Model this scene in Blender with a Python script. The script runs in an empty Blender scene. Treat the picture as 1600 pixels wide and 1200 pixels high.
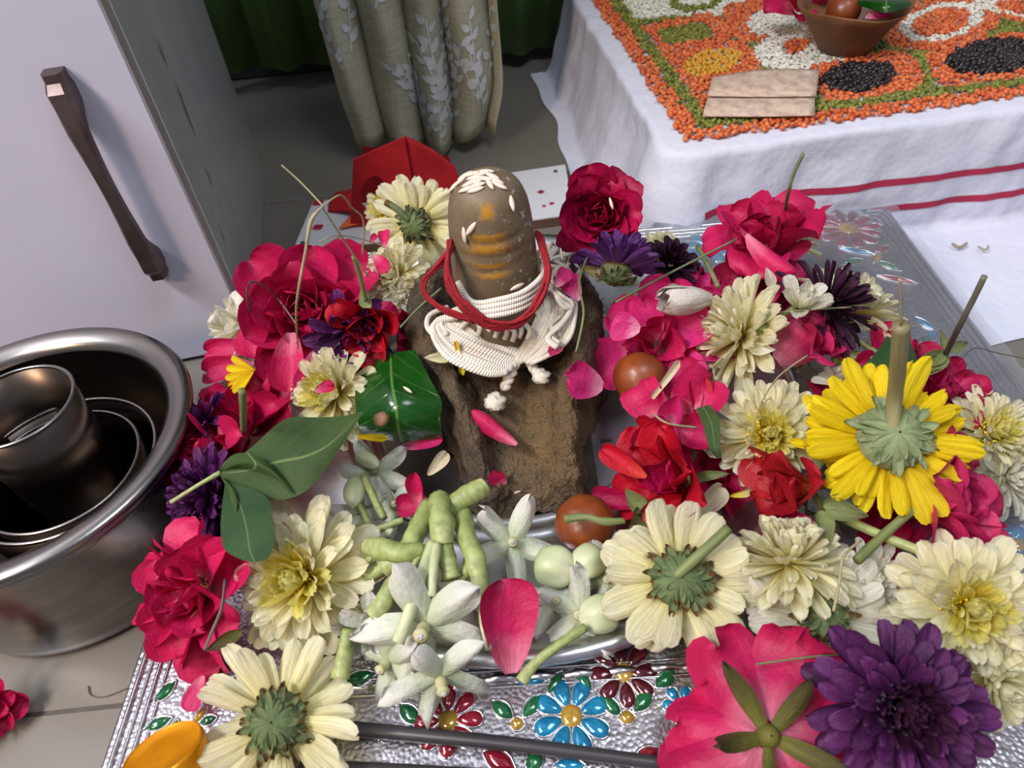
import bpy, math, random
from math import sin, cos, pi, radians, sqrt, tan, atan2
from mathutils import Vector, Matrix, noise
random.seed(7)
sc = bpy.context.scene
COL = sc.collection
S = 0.01                                   # all lengths below are centimetres

# ------------------------------------------------------------------ camera
F = 1110.0; PITCH = radians(45.5); ROLL = radians(6.0)
CAM = Vector((0, 0, 30))
FW = Vector((0, cos(PITCH), -sin(PITCH))); _u0 = Vector((0, sin(PITCH), cos(PITCH))); _r0 = Vector((1, 0, 0))
RT = _r0 * cos(ROLL) - _u0 * sin(ROLL); UP = _u0 * cos(ROLL) + _r0 * sin(ROLL)
cd = bpy.data.cameras.new('camera'); cam = bpy.data.objects.new('camera', cd); COL.objects.link(cam)
cam.matrix_world = Matrix(((RT.x, UP.x, -FW.x, CAM.x * S), (RT.y, UP.y, -FW.y, CAM.y * S), (RT.z, UP.z, -FW.z, CAM.z * S), (0, 0, 0, 1)))
cd.sensor_width = 36.0; cd.lens = 36.0 * F / 1600.0; cd.clip_start = 0.01; cd.clip_end = 50
cd.dof.use_dof = True; cd.dof.focus_distance = 0.36; cd.dof.aperture_fstop = 15.0
sc.camera = cam

# ------------------------------------------------------------------ light
w = bpy.data.worlds.new('world'); sc.world = w; w.use_nodes = True
w.node_tree.nodes['Background'].inputs[0].default_value = (0.80, 0.84, 1.0, 1)
w.node_tree.nodes['Background'].inputs[1].default_value = 0.30
def area(name, loc, target, sx, sy, power, col):
    l = bpy.data.lights.new(name, 'AREA'); l.shape = 'RECTANGLE'; l.size = sx * S; l.size_y = sy * S; l.energy = power; l.color = col
    o = bpy.data.objects.new(name, l); COL.objects.link(o); o.location = Vector(loc) * S
    o.rotation_euler = (Vector(target) - Vector(loc)).to_track_quat('-Z', 'Y').to_euler()
area('tube_light', (-115, -25, 190), (5, 30, 0), 120, 30, 50, (0.95, 0.97, 1.0))
area('ceiling_light', (55, -10, 210), (15, 35, 0), 60, 60, 13, (0.93, 0.96, 1.0))
area('warm_bulb', (-75, -45, 80), (-15, 10, 0), 18, 18, 5, (1.0, 0.68, 0.42))
sc.view_settings.view_transform = 'Standard'; sc.view_settings.look = 'None'
sc.view_settings.exposure = 0.14; sc.view_settings.gamma = 1.0; sc.view_settings.use_curve_mapping = False

# ------------------------------------------------------------------ helpers
FLOOR = -4.0
def ray(x, y): return FW + RT * ((x - 800) / F) - UP * ((y - 600) / F)
def P(x, y, z=None, Y=None, X=None):
    d = ray(x, y)
    t = (z - CAM.z) / d.z if z is not None else ((Y - CAM.y) / d.y if Y is not None else (X - CAM.x) / d.x)
    return CAM + d * t
def proj(p):
    v = Vector(p) - CAM; d = v.dot(FW); return 800 + F * v.dot(RT) / d, 600 - F * v.dot(UP) / d
def cmpx(p): return (Vector(p) - CAM).dot(FW) / F       # cm per pixel at p
def lin(c):
    return tuple(((v / 255) / 12.92 if v / 255 <= 0.04045 else ((v / 255 + 0.055) / 1.055) ** 2.4) for v in c) + (1,)
def rnd(a, b): return random.uniform(a, b)

def new_mesh(name, verts, faces, mat, uvs=None, smooth=True, scale=S):
    me = bpy.data.meshes.new(name)
    me.from_pydata([tuple(Vector(v) * scale) for v in verts], [], faces)
    if uvs:
        l = me.uv_layers.new(name='UVMap')
        buf = []
        for lp in me.loops: buf += list(uvs[lp.vertex_index])
        l.data.foreach_set('uv', buf)
    if smooth: me.polygons.foreach_set('use_smooth', [True] * len(me.polygons))
    if mat: me.materials.append(mat)
    me.update(); return me
def link(name, data, parent=None, M=None):
    o = bpy.data.objects.new(name, data); COL.objects.link(o)
    if parent: o.parent = parent
    if M is not None: o.matrix_basis = M
    return o
def tag(o, label, cat, group=None, kind=None):
    o['label'] = label
    if cat: o['category'] = cat
    if group: o['group'] = group
    if kind: o['kind'] = kind
    return o
def thing(name, label, cat, M=None, group=None):
    return tag(link(name, None, None, M), label, cat, group)
def mobj(name, geo, mat, parent=None, smooth=True):
    v, f = geo[0], geo[1]; uv = geo[2] if len(geo) > 2 else None
    return link(name, new_mesh(name, v, f, mat, uv, smooth), parent)
def struct(o, label):
    o['kind'] = 'structure'; o['label'] = label; return o
def basis(n, yhint=(0, 1, 0), spin=0.0):
    n = Vector(n).normalized(); y = Vector(yhint) - n * Vector(yhint).dot(n)
    if y.length < 1e-4: y = Vector((1, 0.01, 0)) - n * n.x
    y.normalize(); x = y.cross(n)
    return Matrix((x, y, n)).transposed().to_4x4() @ Matrix.Rotation(spin, 4, 'Z')
def place(p, R, s): return Matrix.Translation(Vector(p) * S) @ R @ Matrix.Scale(s, 4)

def grid_faces(m, n, wrap=False, off=0):
    f = []
    for i in range(m - 1):
        for j in range(n if wrap else n - 1):
            a, b = i * n + j, i * n + (j + 1) % n
            f.append((off + a, off + b, off + b + n, off + a + n))
    return f
def cr(pts, k):                               # Catmull-Rom resample of a list of Vectors / tuples
    pts = [Vector(p) for p in pts]; out = []
    for i in range(len(pts) - 1):
        a = pts[max(i - 1, 0)]; b = pts[i]; c = pts[i + 1]; d = pts[min(i + 2, len(pts) - 1)]
        for q in range(k):
            t = q / k
            out.append(0.5 * ((2 * b) + (c - a) * t + (2 * a - 5 * b + 4 * c - d) * t * t + (3 * b - a - 3 * c + d) * t ** 3))
    out.append(pts[-1]); return out
def tube(pts, rad, n=8, k=5, rough=0.0, closed=False, flat=1.0):
    """swept tube; rad: number or list matching pts"""
    if not isinstance(rad, (list, tuple)): rad = [rad] * len(pts)
    c = cr([tuple(p) for p in pts], k); rr = [q[0] for q in cr([(r, 0, 0) for r in rad], k)]
    V_, UVs = [], []
    t = (c[1] - c[0]).normalized(); u = t.orthogonal().normalized()
    for i, p in enumerate(c):
        t = (c[min(i + 1, len(c) - 1)] - c[max(i - 1, 0)])
        if t.length < 1e-9: t = Vector((0, 0, 1))
        t.normalize(); u = (u - t * u.dot(t)).normalized(); v = t.cross(u)
        for j in range(n):
            a = 2 * pi * j / n; r = rr[i] * (1 + (rough * noise.noise(p * 2.3 + Vector((j, 0, 0))) if rough else 0))
            V_.append(p + u * cos(a) * r + v * sin(a) * r * flat); UVs.append((j / n, i / (len(c) - 1)))
    Fs = grid_faces(len(c), n, True)
    b = len(V_); V_.append(c[0]); V_.append(c[-1]); UVs += [(0, 0), (0, 1)]
    for j in range(n):
        Fs.append((b, (j + 1) % n, j)); o = (len(c) - 1) * n; Fs.append((b + 1, o + j, o + (j + 1) % n))
    return V_, Fs, UVs
def lathe(prof, n=48, cx=0, cy=0, jit=None):
    V_, UVs = [], []
    for i, (r, z) in enumerate(prof):
        for j in range(n):
            a = 2 * pi * j / n; p = Vector((cx + r * cos(a), cy + r * sin(a), z))
            if jit: p = jit(p, a, i)
            V_.append(p); UVs.append((j / n, i / (len(prof) - 1)))
    return V_, grid_faces(len(prof), n, True), UVs
def box(x0, x1, y0, y1, z0, z1, b=0.0, M=None):
    """box with chamfered vertical/horizontal edges when b>0"""
    if b <= 0:
        V_ = [Vector(p) for p in ((x0, y0, z0), (x1, y0, z0), (x1, y1, z0), (x0, y1, z0), (x0, y0, z1), (x1, y0, z1), (x1, y1, z1), (x0, y1, z1))]
        Fs = [(0, 3, 2, 1), (4, 5, 6, 7), (0, 1, 5, 4), (1, 2, 6, 5), (2, 3, 7, 6), (3, 0, 4, 7)]
    else:
        V_ = []; 
        for (z, d) in ((z0, b), (z0 + b, 0), (z1 - b, 0), (z1, b)):
            for (x, y) in ((x0 + d + b, y0 + d), (x1 - d - b, y0 + d), (x1 - d, y0 + d + b), (x1 - d, y1 - d - b), (x1 - d - b, y1 - d), (x0 + d + b, y1 - d), (x0 + d, y1 - d - b), (x0 + d, y0 + d + b)):
                V_.append(Vector((x, y, z)))
        Fs = grid_faces(4, 8, True) + [tuple(range(7, -1, -1)), tuple(range(24, 32))]
    if M: V_ = [M @ v for v in V_]
    return V_, Fs
def join(*gs):
    V_, Fs, U_ = [], [], []
    for g in gs:
        o = len(V_); V_ += list(g[0]); Fs += [tuple(i + o for i in f) for f in g[1]]
        U_ += list(g[2]) if len(g) > 2 else [(0, 0)] * len(g[0])
    return V_, Fs, U_
def patch(rows, k=5, wob=0.0, thick=0.0):
    """smooth sheet through a grid of 3-D control points"""
    a = [cr([tuple(p) for p in r], k) for r in rows]
    cols = [cr([tuple(a[i][j]) for i in range(len(a))], k) for j in range(len(a[0]))]
    m, n = len(cols[0]), len(cols)
    V_, U_ = [], []
    for i in range(m):
        for j in range(n):
            p = cols[j][i].copy()
            if wob: p += Vector((0, 0, 1)) * wob * noise.noise(p * 0.9)
            V_.append(p); U_.append((j / (n - 1), i / (m - 1)))
    return V_, grid_faces(m, n), U_

# ------------------------------------------------------------------ materials
def mat_new(name):
    m = bpy.data.materials.new(name); m.use_nodes = True; nt = m.node_tree
    return m, nt, nt.nodes, nt.links, nt.nodes['Principled BSDF']
def N(nt, t, **kw):
    n = nt.nodes.new(t)
    for k, v in kw.items(): setattr(n, k, v)
    return n
def ramp(nt, stops, src=None):
    r = N(nt, 'ShaderNodeValToRGB'); e = r.color_ramp.elements
    while len(e) < len(stops): e.new(0.5)
    for i, (p, c) in enumerate(stops): e[i].position = p; e[i].color = lin(c) if max(c) > 1 else tuple(c) + (1,)
    if src is not None: nt.links.new(src, r.inputs[0])
    return r.outputs[0]
def mixc(nt, f, a, b, mode='MIX'):
    m = N(nt, 'ShaderNodeMix', data_type='RGBA', blend_type=mode)
    for s, v in ((m.inputs[0], f), (m.inputs[6], a), (m.inputs[7], b)):
        if hasattr(v, 'is_output'): nt.links.new(v, s)
        else: s.default_value = v if isinstance(v, (int, float)) else (lin(v) if max(v) > 1 else tuple(v) + (1,))
    return m.outputs[2]
def bumpn(nt, h, s, d=0.001):
    b = N(nt, 'ShaderNodeBump'); b.inputs['Strength'].default_value = s; b.inputs['Distance'].default_value = d
    nt.links.new(h, b.inputs['Height']); return b.outputs[0]
def noise_t(nt, vec, scale, detail=3, rough=0.55):
    n = N(nt, 'ShaderNodeTexNoise'); n.inputs['Scale'].default_value = scale; n.inputs['Detail'].default_value = detail; n.inputs['Roughness'].default_value = rough
    if vec is not None: nt.links.new(vec, n.inputs['Vector'])
    return n.outputs['Fac']
def objc(nt): return N(nt, 'ShaderNodeTexCoord').outputs['Object']

def petal_mat(name, base, mid, tip, trans=0.22, rough=0.55, var=0.16, streak=0.35, edge=None, veins=26, spec=0.3, crumple=2.5):
    m, nt, nn, L, b = mat_new(name)
    uv = N(nt, 'ShaderNodeUVMap'); sep = N(nt, 'ShaderNodeSeparateXYZ'); L.new(uv.outputs[0], sep.inputs[0])
    info = N(nt, 'ShaderNodeObjectInfo')
    off = N(nt, 'ShaderNodeVectorMath', operation='MULTIPLY_ADD'); L.new(uv.outputs[0], off.inputs[0]); off.inputs[1].default_value = (veins, 1.6, 1)
    cmb = N(nt, 'ShaderNodeCombineXYZ'); mul = N(nt, 'ShaderNodeMath', operation='MULTIPLY'); L.new(info.outputs['Random'], mul.inputs[0]); mul.inputs[1].default_value = 50
    for i in range(3): L.new(mul.outputs[0], cmb.inputs[i])
    L.new(cmb.outputs[0], off.inputs[2])
    st = noise_t(nt, off.outputs[0], 1.0, 3)
    lowv = N(nt, 'ShaderNodeVectorMath', operation='MULTIPLY_ADD'); L.new(uv.outputs[0], lowv.inputs[0]); lowv.inputs[1].default_value = (2.5, 3, 1); L.new(cmb.outputs[0], lowv.inputs[2])
    low = noise_t(nt, lowv.outputs[0], 1.0, 2)
    addv = N(nt, 'ShaderNodeMath', operation='MULTIPLY_ADD'); L.new(low, addv.inputs[0]); addv.inputs[1].default_value = 0.4; 
    sub = N(nt, 'ShaderNodeMath', operation='SUBTRACT'); L.new(sep.outputs[1], sub.inputs[0]); sub.inputs[1].default_value = 0.2; L.new(sub.outputs[0], addv.inputs[2])
    c = ramp(nt, [(0.0, base), (0.45, mid), (1.0, tip)], addv.outputs[0])
    if edge:
        e = N(nt, 'ShaderNodeMath', operation='GREATER_THAN'); L.new(addv.outputs[0], e.inputs[0]); e.inputs[1].default_value = 0.74
        c = mixc(nt, e.outputs[0], c, edge)
    sr = ramp(nt, [(0.3, (1 - streak,) * 3), (0.62, (1.0, 1.0, 1.0))], st)
    c = mixc(nt, 1.0, c, sr, 'MULTIPLY')
    hs = N(nt, 'ShaderNodeHueSaturation'); L.new(c, hs.inputs['Color'])
    mr = N(nt, 'ShaderNodeMapRange'); L.new(info.outputs['Random'], mr.inputs[0]); mr.inputs[3].default_value = 1 - var; mr.inputs[4].default_value = 1 + var * 0.55; L.new(mr.outputs[0], hs.inputs['Value'])
    L.new(hs.outputs[0], b.inputs['Base Color']); b.inputs['Roughness'].default_value = rough; b.inputs['Specular IOR Level'].default_value = spec
    cr_ = noise_t(nt, lowv.outputs[0], 2.2, 4, .6); bh = N(nt, 'ShaderNodeMath', operation='MULTIPLY_ADD'); L.new(cr_, bh.inputs[0]); bh.inputs[1].default_value = crumple; L.new(st, bh.inputs[2])
    L.new(bumpn(nt, bh.outputs[0], 0.45, 0.0008), b.inputs['Normal'])
    tr = N(nt, 'ShaderNodeBsdfTranslucent'); L.new(hs.outputs[0], tr.inputs[0]); mx = N(nt, 'ShaderNodeMixShader'); mx.inputs[0].default_value = trans
    L.new(b.outputs[0], mx.inputs[1]); L.new(tr.outputs[0], mx.inputs[2]); L.new(mx.outputs[0], nn['Material Output'].inputs[0])
    return m
def plain_mat(name, c1, c2, scale=40, rough=0.5, bump=0.2, metal=0.0, spec=0.5, dist=0.001, detail=4):
    m, nt, nn, L, b = mat_new(name); n = noise_t(nt, objc(nt), scale, detail)
    L.new(ramp(nt, [(0.35, c1), (0.68, c2)], n), b.inputs['Base Color'])
    b.inputs['Roughness'].default_value = rough; b.inputs['Metallic'].default_value = metal; b.inputs['Specular IOR Level'].default_value = spec
    if bump: L.new(bumpn(nt, n, bump, dist), b.inputs['Normal'])
    return m
def uvlen_mat(name, c0, c1, rough=0.5, streak=0.25, scale=(14, 3), bump=0.3, trans=0.0):
    m, nt, nn, L, b = mat_new(name); uv = N(nt, 'ShaderNodeUVMap'); sep = N(nt, 'ShaderNodeSeparateXYZ'); L.new(uv.outputs[0], sep.inputs[0])
    v = N(nt, 'ShaderNodeVectorMath', operation='MULTIPLY'); L.new(uv.outputs[0], v.inputs[0]); v.inputs[1].default_value = (scale[0], scale[1], 1)
    n = noise_t(nt, v.outputs[0], 1.0, 3); c = ramp(nt, [(0, c0), (1, c1)], sep.outputs[1])
    c = mixc(nt, 1.0, c, ramp(nt, [(0.3, (1 - streak,) * 3), (0.65, (1.0, 1.0, 1.0))], n), 'MULTIPLY')
    L.new(c, b.inputs['Base Color']); b.inputs['Roughness'].default_value = rough; L.new(bumpn(nt, n, bump, 0.0006), b.inputs['Normal'])
    if trans:
        tr = N(nt, 'ShaderNodeBsdfTranslucent'); L.new(c, tr.inputs[0]); mx = N(nt, 'ShaderNodeMixShader'); mx.inputs[0].default_value = trans
        L.new(b.outputs[0], mx.inputs[1]); L.new(tr.outputs[0], mx.inputs[2]); L.new(mx.outputs[0], nn['Material Output'].inputs[0])
    return m
def grain_mat(name, c1, c2, c3, rough=0.45, spec=0.5):
    m, nt, nn, L, b = mat_new(name); g = N(nt, 'ShaderNodeNewGeometry')
    L.new(ramp(nt, [(0, c1), (0.5, c2), (1, c3)], g.outputs['Random Per Island']), b.inputs['Base Color'])
    b.inputs['Roughness'].default_value = rough; b.inputs['Specular IOR Level'].default_value = spec
    return m

# ================================================================== THE ROOM
m_floor, nt, nn, L, b = mat_new('floor_tile')
oc = objc(nt); n1 = noise_t(nt, oc, 3.0, 5, 0.6)
L.new(ramp(nt, [(0.3, (104, 98, 92)), (0.7, (122, 116, 109))], n1), b.inputs['Base Color']); b.inputs['Roughness'].default_value = 0.28
m_grout = plain_mat('grout', (70, 64, 60), (90, 84, 78), 60, 0.9)
floor = struct(mobj('floor', box(-110, 130, -40, 92, FLOOR - 1.2, FLOOR - 0.08), m_grout, None, False), 'grey beige tiled floor')
ty = [-31.5, 14.5, 60.5, 92]; tx = [-110, -78, -32, 14, 60, 106, 130]
for i in range(len(tx) - 1):
    for j in range(len(ty) - 1):
        mobj('tile', box(tx[i] + .1, tx[i + 1] - .1, ty[j] + .1, ty[j + 1] - .1, FLOOR - 0.6, FLOOR, 0.04), m_floor, floor, False)

m_wall = plain_mat('wall_paint', (150, 155, 150), (165, 170, 165), 4, 0.8, 0.05)
wall = struct(mobj('wall_back', box(-110, 130, 92, 94, FLOOR, 220), m_wall, None, False), 'pale grey wall behind the green drape')
m_skirt = plain_mat('skirting', (45, 48, 50), (60, 62, 64), 8, 0.4, 0.0)
struct(mobj('baseboard_back', box(-110, 130, 90.6, 91.98, FLOOR, FLOOR + 2.6, 0.3), m_skirt, None, False), 'dark skirting along the back wall')

# cabinet -------------------------------------------------------------
c0 = P(400, 545, FLOOR); cf = P(530, 265, FLOOR)
sd = Vector((cf.x - c0.x, cf.y - c0.y, 0)).normalized(); fd = Vector((-sd.y, sd.x, 0))        # along the side, along the front
MC = Matrix((tuple(-fd) + (c0.x,), tuple(sd) + (c0.y,), (0, 0, 1, FLOOR), (0, 0, 0, 1)))           # local x right, y back; corner at 0,0
m_lam, nt, nn, L, b = mat_new('grey_laminate')
oc = objc(nt); mp = N(nt, 'ShaderNodeMapping'); mp.inputs['Scale'].default_value = (1, 1, 0.32); L.new(oc, mp.inputs[0])
n1 = noise_t(nt, mp.outputs[0], 9, 6, 0.6); n2 = noise_t(nt, mp.outputs[0], 22, 5, 0.65)
c = ramp(nt, [(0.3, (150, 152, 153)), (0.7, (172, 174, 175))], n1)
sc_ = ramp(nt, [(0.665, (1.0, 1.0, 1.0)), (0.70, (0.42, 0.43, 0.42))], n2); c = mixc(nt, 1.0, c, sc_, 'MULTIPLY')
L.new(c, b.inputs['Base Color']); b.inputs['Roughness'].default_value = 0.16
m_door = plain_mat('white_door', (194, 193, 212), (202, 201, 219), 6, 0.38, 0.03)
m_band = plain_mat('edge_band', (140, 134, 134), (152, 146, 146), 30, 0.35, 0.03)
m_line = plain_mat('edge_line', (205, 205, 205), (215, 215, 215), 30, 0.3, 0.0)
cab = thing('cabinet', 'white-fronted cabinet with dark metal pull handle and grey scuffed side panel', 'cabinet', Matrix.Translation(c0 * S))
def loc_geo(g): return ([MC @ Vector(v) - c0 for v in g[0]],) + tuple(g[1:])
mobj('body', loc_geo(box(-48, 0, 1.5, 26.2, 0, 185, 0.08)), m_lam, cab, False)
mobj('side_edge_trim', loc_geo(box(-0.3, 0.07, 1.3, 1.5, 0, 185)), m_line, cab, False)
door = mobj('door', loc_geo(box(-44, 0.0, 0.0, 1.3, 0.3, 185, 0.1)), m_door, cab, False)
mobj('door_edge', loc_geo(box(-0.04, 0.05, 0.04, 1.28, 0.4, 184.9)), m_band, cab, False)
m_hand, nt, nn, L, b = mat_new('gunmetal'); b.inputs['Metallic'].default_value = 0.85; b.inputs['Roughness'].default_value = 0.42
L.new(ramp(nt, [(0.3, (92, 78, 76)), (0.7, (120, 106, 104))], noise_t(nt, objc(nt), 60, 3)), b.inputs['Base Color'])
# pull handle: two feet and a bowed, waisted grip
def hx(z):
    return 0.62 + 0.20 * cos((z - 10.5) / 6.6 * pi)
hv, hu = [], []
prof = [(-1.0, 0.0), (-1.0, 0.45), (-0.7, 0.75), (0.7, 0.75), (1.0, 0.45), (1.0, 0.0)]
zs = [7.9 + 13.0 * i / 30 for i in range(31)]
for i, z in enumerate(zs):
    t = i / 30; e = min(t, 1 - t); depth = 0.0 if e < 0.001 else 1.0
    wv = 0.50 + 0.14 * cos((t - 0.5) * 2 * pi * 1.0 + pi)
    if e < 0.04: wv *= 0.8
    yb = 0.0 if e < 0.13 else min(0.95, (e - 0.13) / 0.09 * 0.95)             # back side rises off the door between the feet
    yt = 1.45 + 0.2 * sin(t * pi) - (0.35 if e < 0.04 else 0)
    for (a, h) in ((-1, 0), (-1, .7), (-.65, 1), (.65, 1), (1, .7), (1, 0)):
        hv.append(Vector((-3.55 + a * wv, -(yb + (yt - yb) * h), z)))
hf = grid_faces(31, 6, True) + [(5, 4, 3, 2, 1, 0), tuple(range(30 * 6, 31 * 6))]
hm = mobj('handle', loc_geo((hv, hf)), m_hand, door, False); hm['label'] = 'dark gunmetal pull handle'

# green drape behind, patterned curtain ---------------------------------
m_green = plain_mat('green_cloth', (70, 98, 46), (84, 116, 56), 12, 0.9, 0.2, dist=0.003)
gv = []; gn = 120
for i in range(14):
    for j in range(gn):
        x = -32 + 66 * j / (gn - 1); z = -2.2 + 150 * i / 13 - 0.035 * (x - 0)
        gv.append(Vector((x, 86 + 0.9 * sin(x * 0.9 + 0.6 * sin(x * .31)) + 0.4 * sin(x * 2.1), z)))
gd = mobj('green_drape', (gv, grid_faces(14, gn)), m_green)
sm = gd.modifiers.new('solid', 'SOLIDIFY'); sm.thickness = 0.003
tag(gd, 'plain dark green drape hanging behind the patterned curtain', 'drape')

m_cur, nt, nn, L, b = mat_new('curtain_weave'); oc = objc(nt)
mp = N(nt, 'ShaderNodeMapping'); mp.inputs['Scale'].default_value = (60, 60, 520); L.new(oc, mp.inputs[0]); n1 = noise_t(nt, mp.outputs[0], 1, 3)
mp2 = N(nt, 'ShaderNodeMapping'); mp2.inputs['Scale'].default_value = (700, 700, 40); L.new(oc, mp2.inputs[0]); n2 = noise_t(nt, mp2.outputs[0], 1, 2)
c = mixc(nt, 0.5, ramp(nt, [(0.35, (150, 149, 126)), (0.65, (182, 180, 156))], n1), ramp(nt, [(0.35, (158, 156, 134)), (0.65, (178, 176, 152))], n2))
L.new(c, b.inputs['Base Color']); b.inputs['Roughness'].default_value = 0.9; L.new(bumpn(nt, n1, 0.25, 0.001), b.inputs['Normal'])
m_print = plain_mat('curtain_print', (186, 192, 190), (204, 208, 206), 30, 0.8, 0.05)
CY = 67.0
def curtain_pt(u, v):
    """u 0..1 across, v 0..1 from the hem upward"""
    zl = -3.3 + 1.4 * abs(u - .55) + 0.5 * sin(u * 9); z = zl + v * 60
    wx = 1.0 - 0.02 * v
    pinch = 1 - 0.16 * math.exp(-(v / 0.05) ** 2) * (1 if u > .5 else .4)
    x = -5.6 + (u - 0.5) * 15.6 * wx * pinch
    ph = u * 4.3 * 2 * pi + 0.35 * sin(u * 11) + 0.5 * sin(v * 5 + u * 3) * .5
    y = CY - 1.4 * (abs(sin(ph / 2)) ** 0.75 * 2 - 1) + 0.25 * sin(v * 23 + u * 17)
    return Vector((x, y, z))
cv = [curtain_pt(j / 180, i / 50 if i < 50 else 1 + (i - 50) * .4) for i in range(55) for j in range(181)]
cur = mobj('curtain', (cv, grid_faces(55, 181)), m_cur)
sm = cur.modifiers.new('solid', 'SOLIDIFY'); sm.thickness = 0.0015; sm.offset = 1
tag(cur, 'beige woven curtain printed with white leaf sprigs', 'curtain')
# printed sprigs: stems with paired leaves laid on the cloth
def sprig(u0, v0, ang, length, n, lv, lf):
    def put(a, bb):                                  # sheet coords in cm from (u0,v0)
        u = u0 + a / 21.0; v = v0 + bb / 60.0
        u = min(max(u, 0.001), 0.999); v = min(max(v, 0.001), .999)
        p = curtain_pt(u, v); du = curtain_pt(u + .002, v) - p; dv = curtain_pt(u, v + .002) - p
        nn_ = du.cross(dv).normalized(); return p + nn_ * (0.22 if nn_.y < 0 else -0.22)
    ca, sa = cos(ang), sin(ang)
    for i in range(n):
        s = length * (i + 0.6) / n; side = 1 if i % 2 else -1
        bx, by = ca * s, sa * s; la = ang + side * rnd(0.5, 0.9); ll = rnd(0.85, 1.25); lw = ll * 0.27
        dx, dy = cos(la), sin(la); o = len(lv); k = 5
        for q in range(k + 1):
            t = q / k; wq = lw * sin(pi * (0.06 + 0.94 * t) ** 0.8) + 0.02
            for sgn in (-1, 1): lv.append(put(bx + dx * (0.25 + ll * t) - dy * wq * sgn, by + dy * (0.25 + ll * t) + dx * wq * sgn))
        lf += [(o + 2 * q, o + 2 * q + 1, o + 2 * q + 3, o + 2 * q + 2) for q in range(k)]
    o = len(lv); k = 8
    for q in range(k + 1):
        s = length * q / k
        for sgn in (-1, 1): lv.append(put(ca * s - sa * .07 * sgn, sa * s + ca * .07 * sgn))
    lf += [(o + 2 * q, o + 2 * q + 1, o + 2 * q + 3, o + 2 * q + 2) for q in range(k)]
lv, lf = [], []
for (u, v, a, l, n) in [(0.66, .03, 1.75, 8, 9), (.62, .045, 2.3, 7, 8), (.69, .06, 1.25, 6, 7), (.55, .05, 1.9, 6, 7), (.60, .09, 1.6, 7, 8), (.50, .07, 2.2, 5, 6), (.84, .06, 1.6, 7.5, 9), (.90, .09, 1.3, 6, 7), (.80, .10, 2.0, 5, 6), (.09, .13, 1.9, 8, 9), (.14, .15, 1.4, 8, 9), (.05, .2, 1.7, 6, 7), (.30, .24, 1.6, 7, 8), (.34, .22, 1.2, 6, 7), (.78, .24, 1.7, 6, 7), (.1, .3, 1.6, 7, 8), (.58, .02, 1.5, 6, 7), (.64, .07, 1.9, 7, 8), (.70, .03, 1.6, 7, 8), (.53, .03, 2.0, 6, 7), (.48, .05, 1.7, 6, 7), (.66, .11, 1.4, 6, 7), (.88, .04, 1.8, 6, 7), (.36, .28, 1.7, 6, 7), (.74, .28, 1.5, 6, 7)]:
    sprig(u, v, a, l, n, lv, lf)
pr = mobj('leaf_print', (lv, lf), m_print, cur); pr['label'] = 'printed white leaf sprigs'

# white board on the floor with red bag and orange paper ------------------
m_board, nt, nn, L, b = mat_new('white_board'); oc = objc(nt)
n1 = noise_t(nt, oc, 28, 4); c = mixc(nt, ramp(nt, [(0.66, (0.0, 0.0, 0.0)), (0.74, (0.7, 0.7, 0.7))], n1), (206, 208, 214), (176, 96, 112)); L.new(c, b.inputs['Base Color']); b.inputs['Roughness'].default_value = 0.35
m_bedge = plain_mat('board_edge', (92, 66, 56), (112, 84, 70), 20, 0.7)
m_bprint = plain_mat('board_print_red', (150, 24, 52), (170, 34, 60), 20, 0.5, 0.0)
m_dark = plain_mat('dark_screw', (52, 48, 46), (70, 64, 60), 60, 0.5, 0.0)
zb = FLOOR + 1.0
q = [P(455, 397, zb), P(897, 334, zb), P(883, 257, zb), P(489, 316, zb)]
def prism(poly, z0, z1):
    n = len(poly); V_ = [Vector((p.x, p.y, z0)) for p in poly] + [Vector((p.x, p.y, z1)) for p in poly]
    return V_, [tuple(range(n - 1, -1, -1)), tuple(range(n, 2 * n))] + [(i, (i + 1) % n, n + (i + 1) % n, n + i) for i in range(n)]
board = thing('printed_board', 'white board with red flower print lying on the floor by the curtain', 'board', Matrix.Translation(Vector((q[0].x, q[0].y, FLOOR)) * S))
bo = Vector((q[0].x, q[0].y, FLOOR))
def rel(g, o): return ([Vector(v) - o for v in g[0]],) + tuple(g[1:])
mobj('board_core', rel(prism(q, FLOOR, zb - 0.12), bo), m_bedge, board, False)
mobj('top_sheet', rel(prism(q, zb - 0.12, zb), bo), m_board, board, False)
for (x, y) in ((473, 380), (868, 268)):
    p = P(x, y, zb); mobj('screw', rel(lathe([(0.001, zb + .12), (.16, zb + .1), (.22, zb)], 10, p.x, p.y), bo), m_dark, board)
for (x, y, r) in ((497, 355, .45), (497, 317, .5), (520, 322, .35), (845, 300, .3), (862, 318, .22), (850, 322, .18)):
    p = P(x, y, zb)
    for k in range(4):
        a = k * pi / 2 + x; mobj('printed_petal', rel(lathe([(0.001, zb + .03), (r * .55, zb + .025), (r * .62, zb + .005)], 10, p.x + cos(a) * r * .5, p.y + sin(a) * r * .5), bo), m_bprint, board)
m_red = plain_mat('red_felt', (168, 10, 24), (186, 18, 34), 90, 0.8, 0.3)
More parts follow.
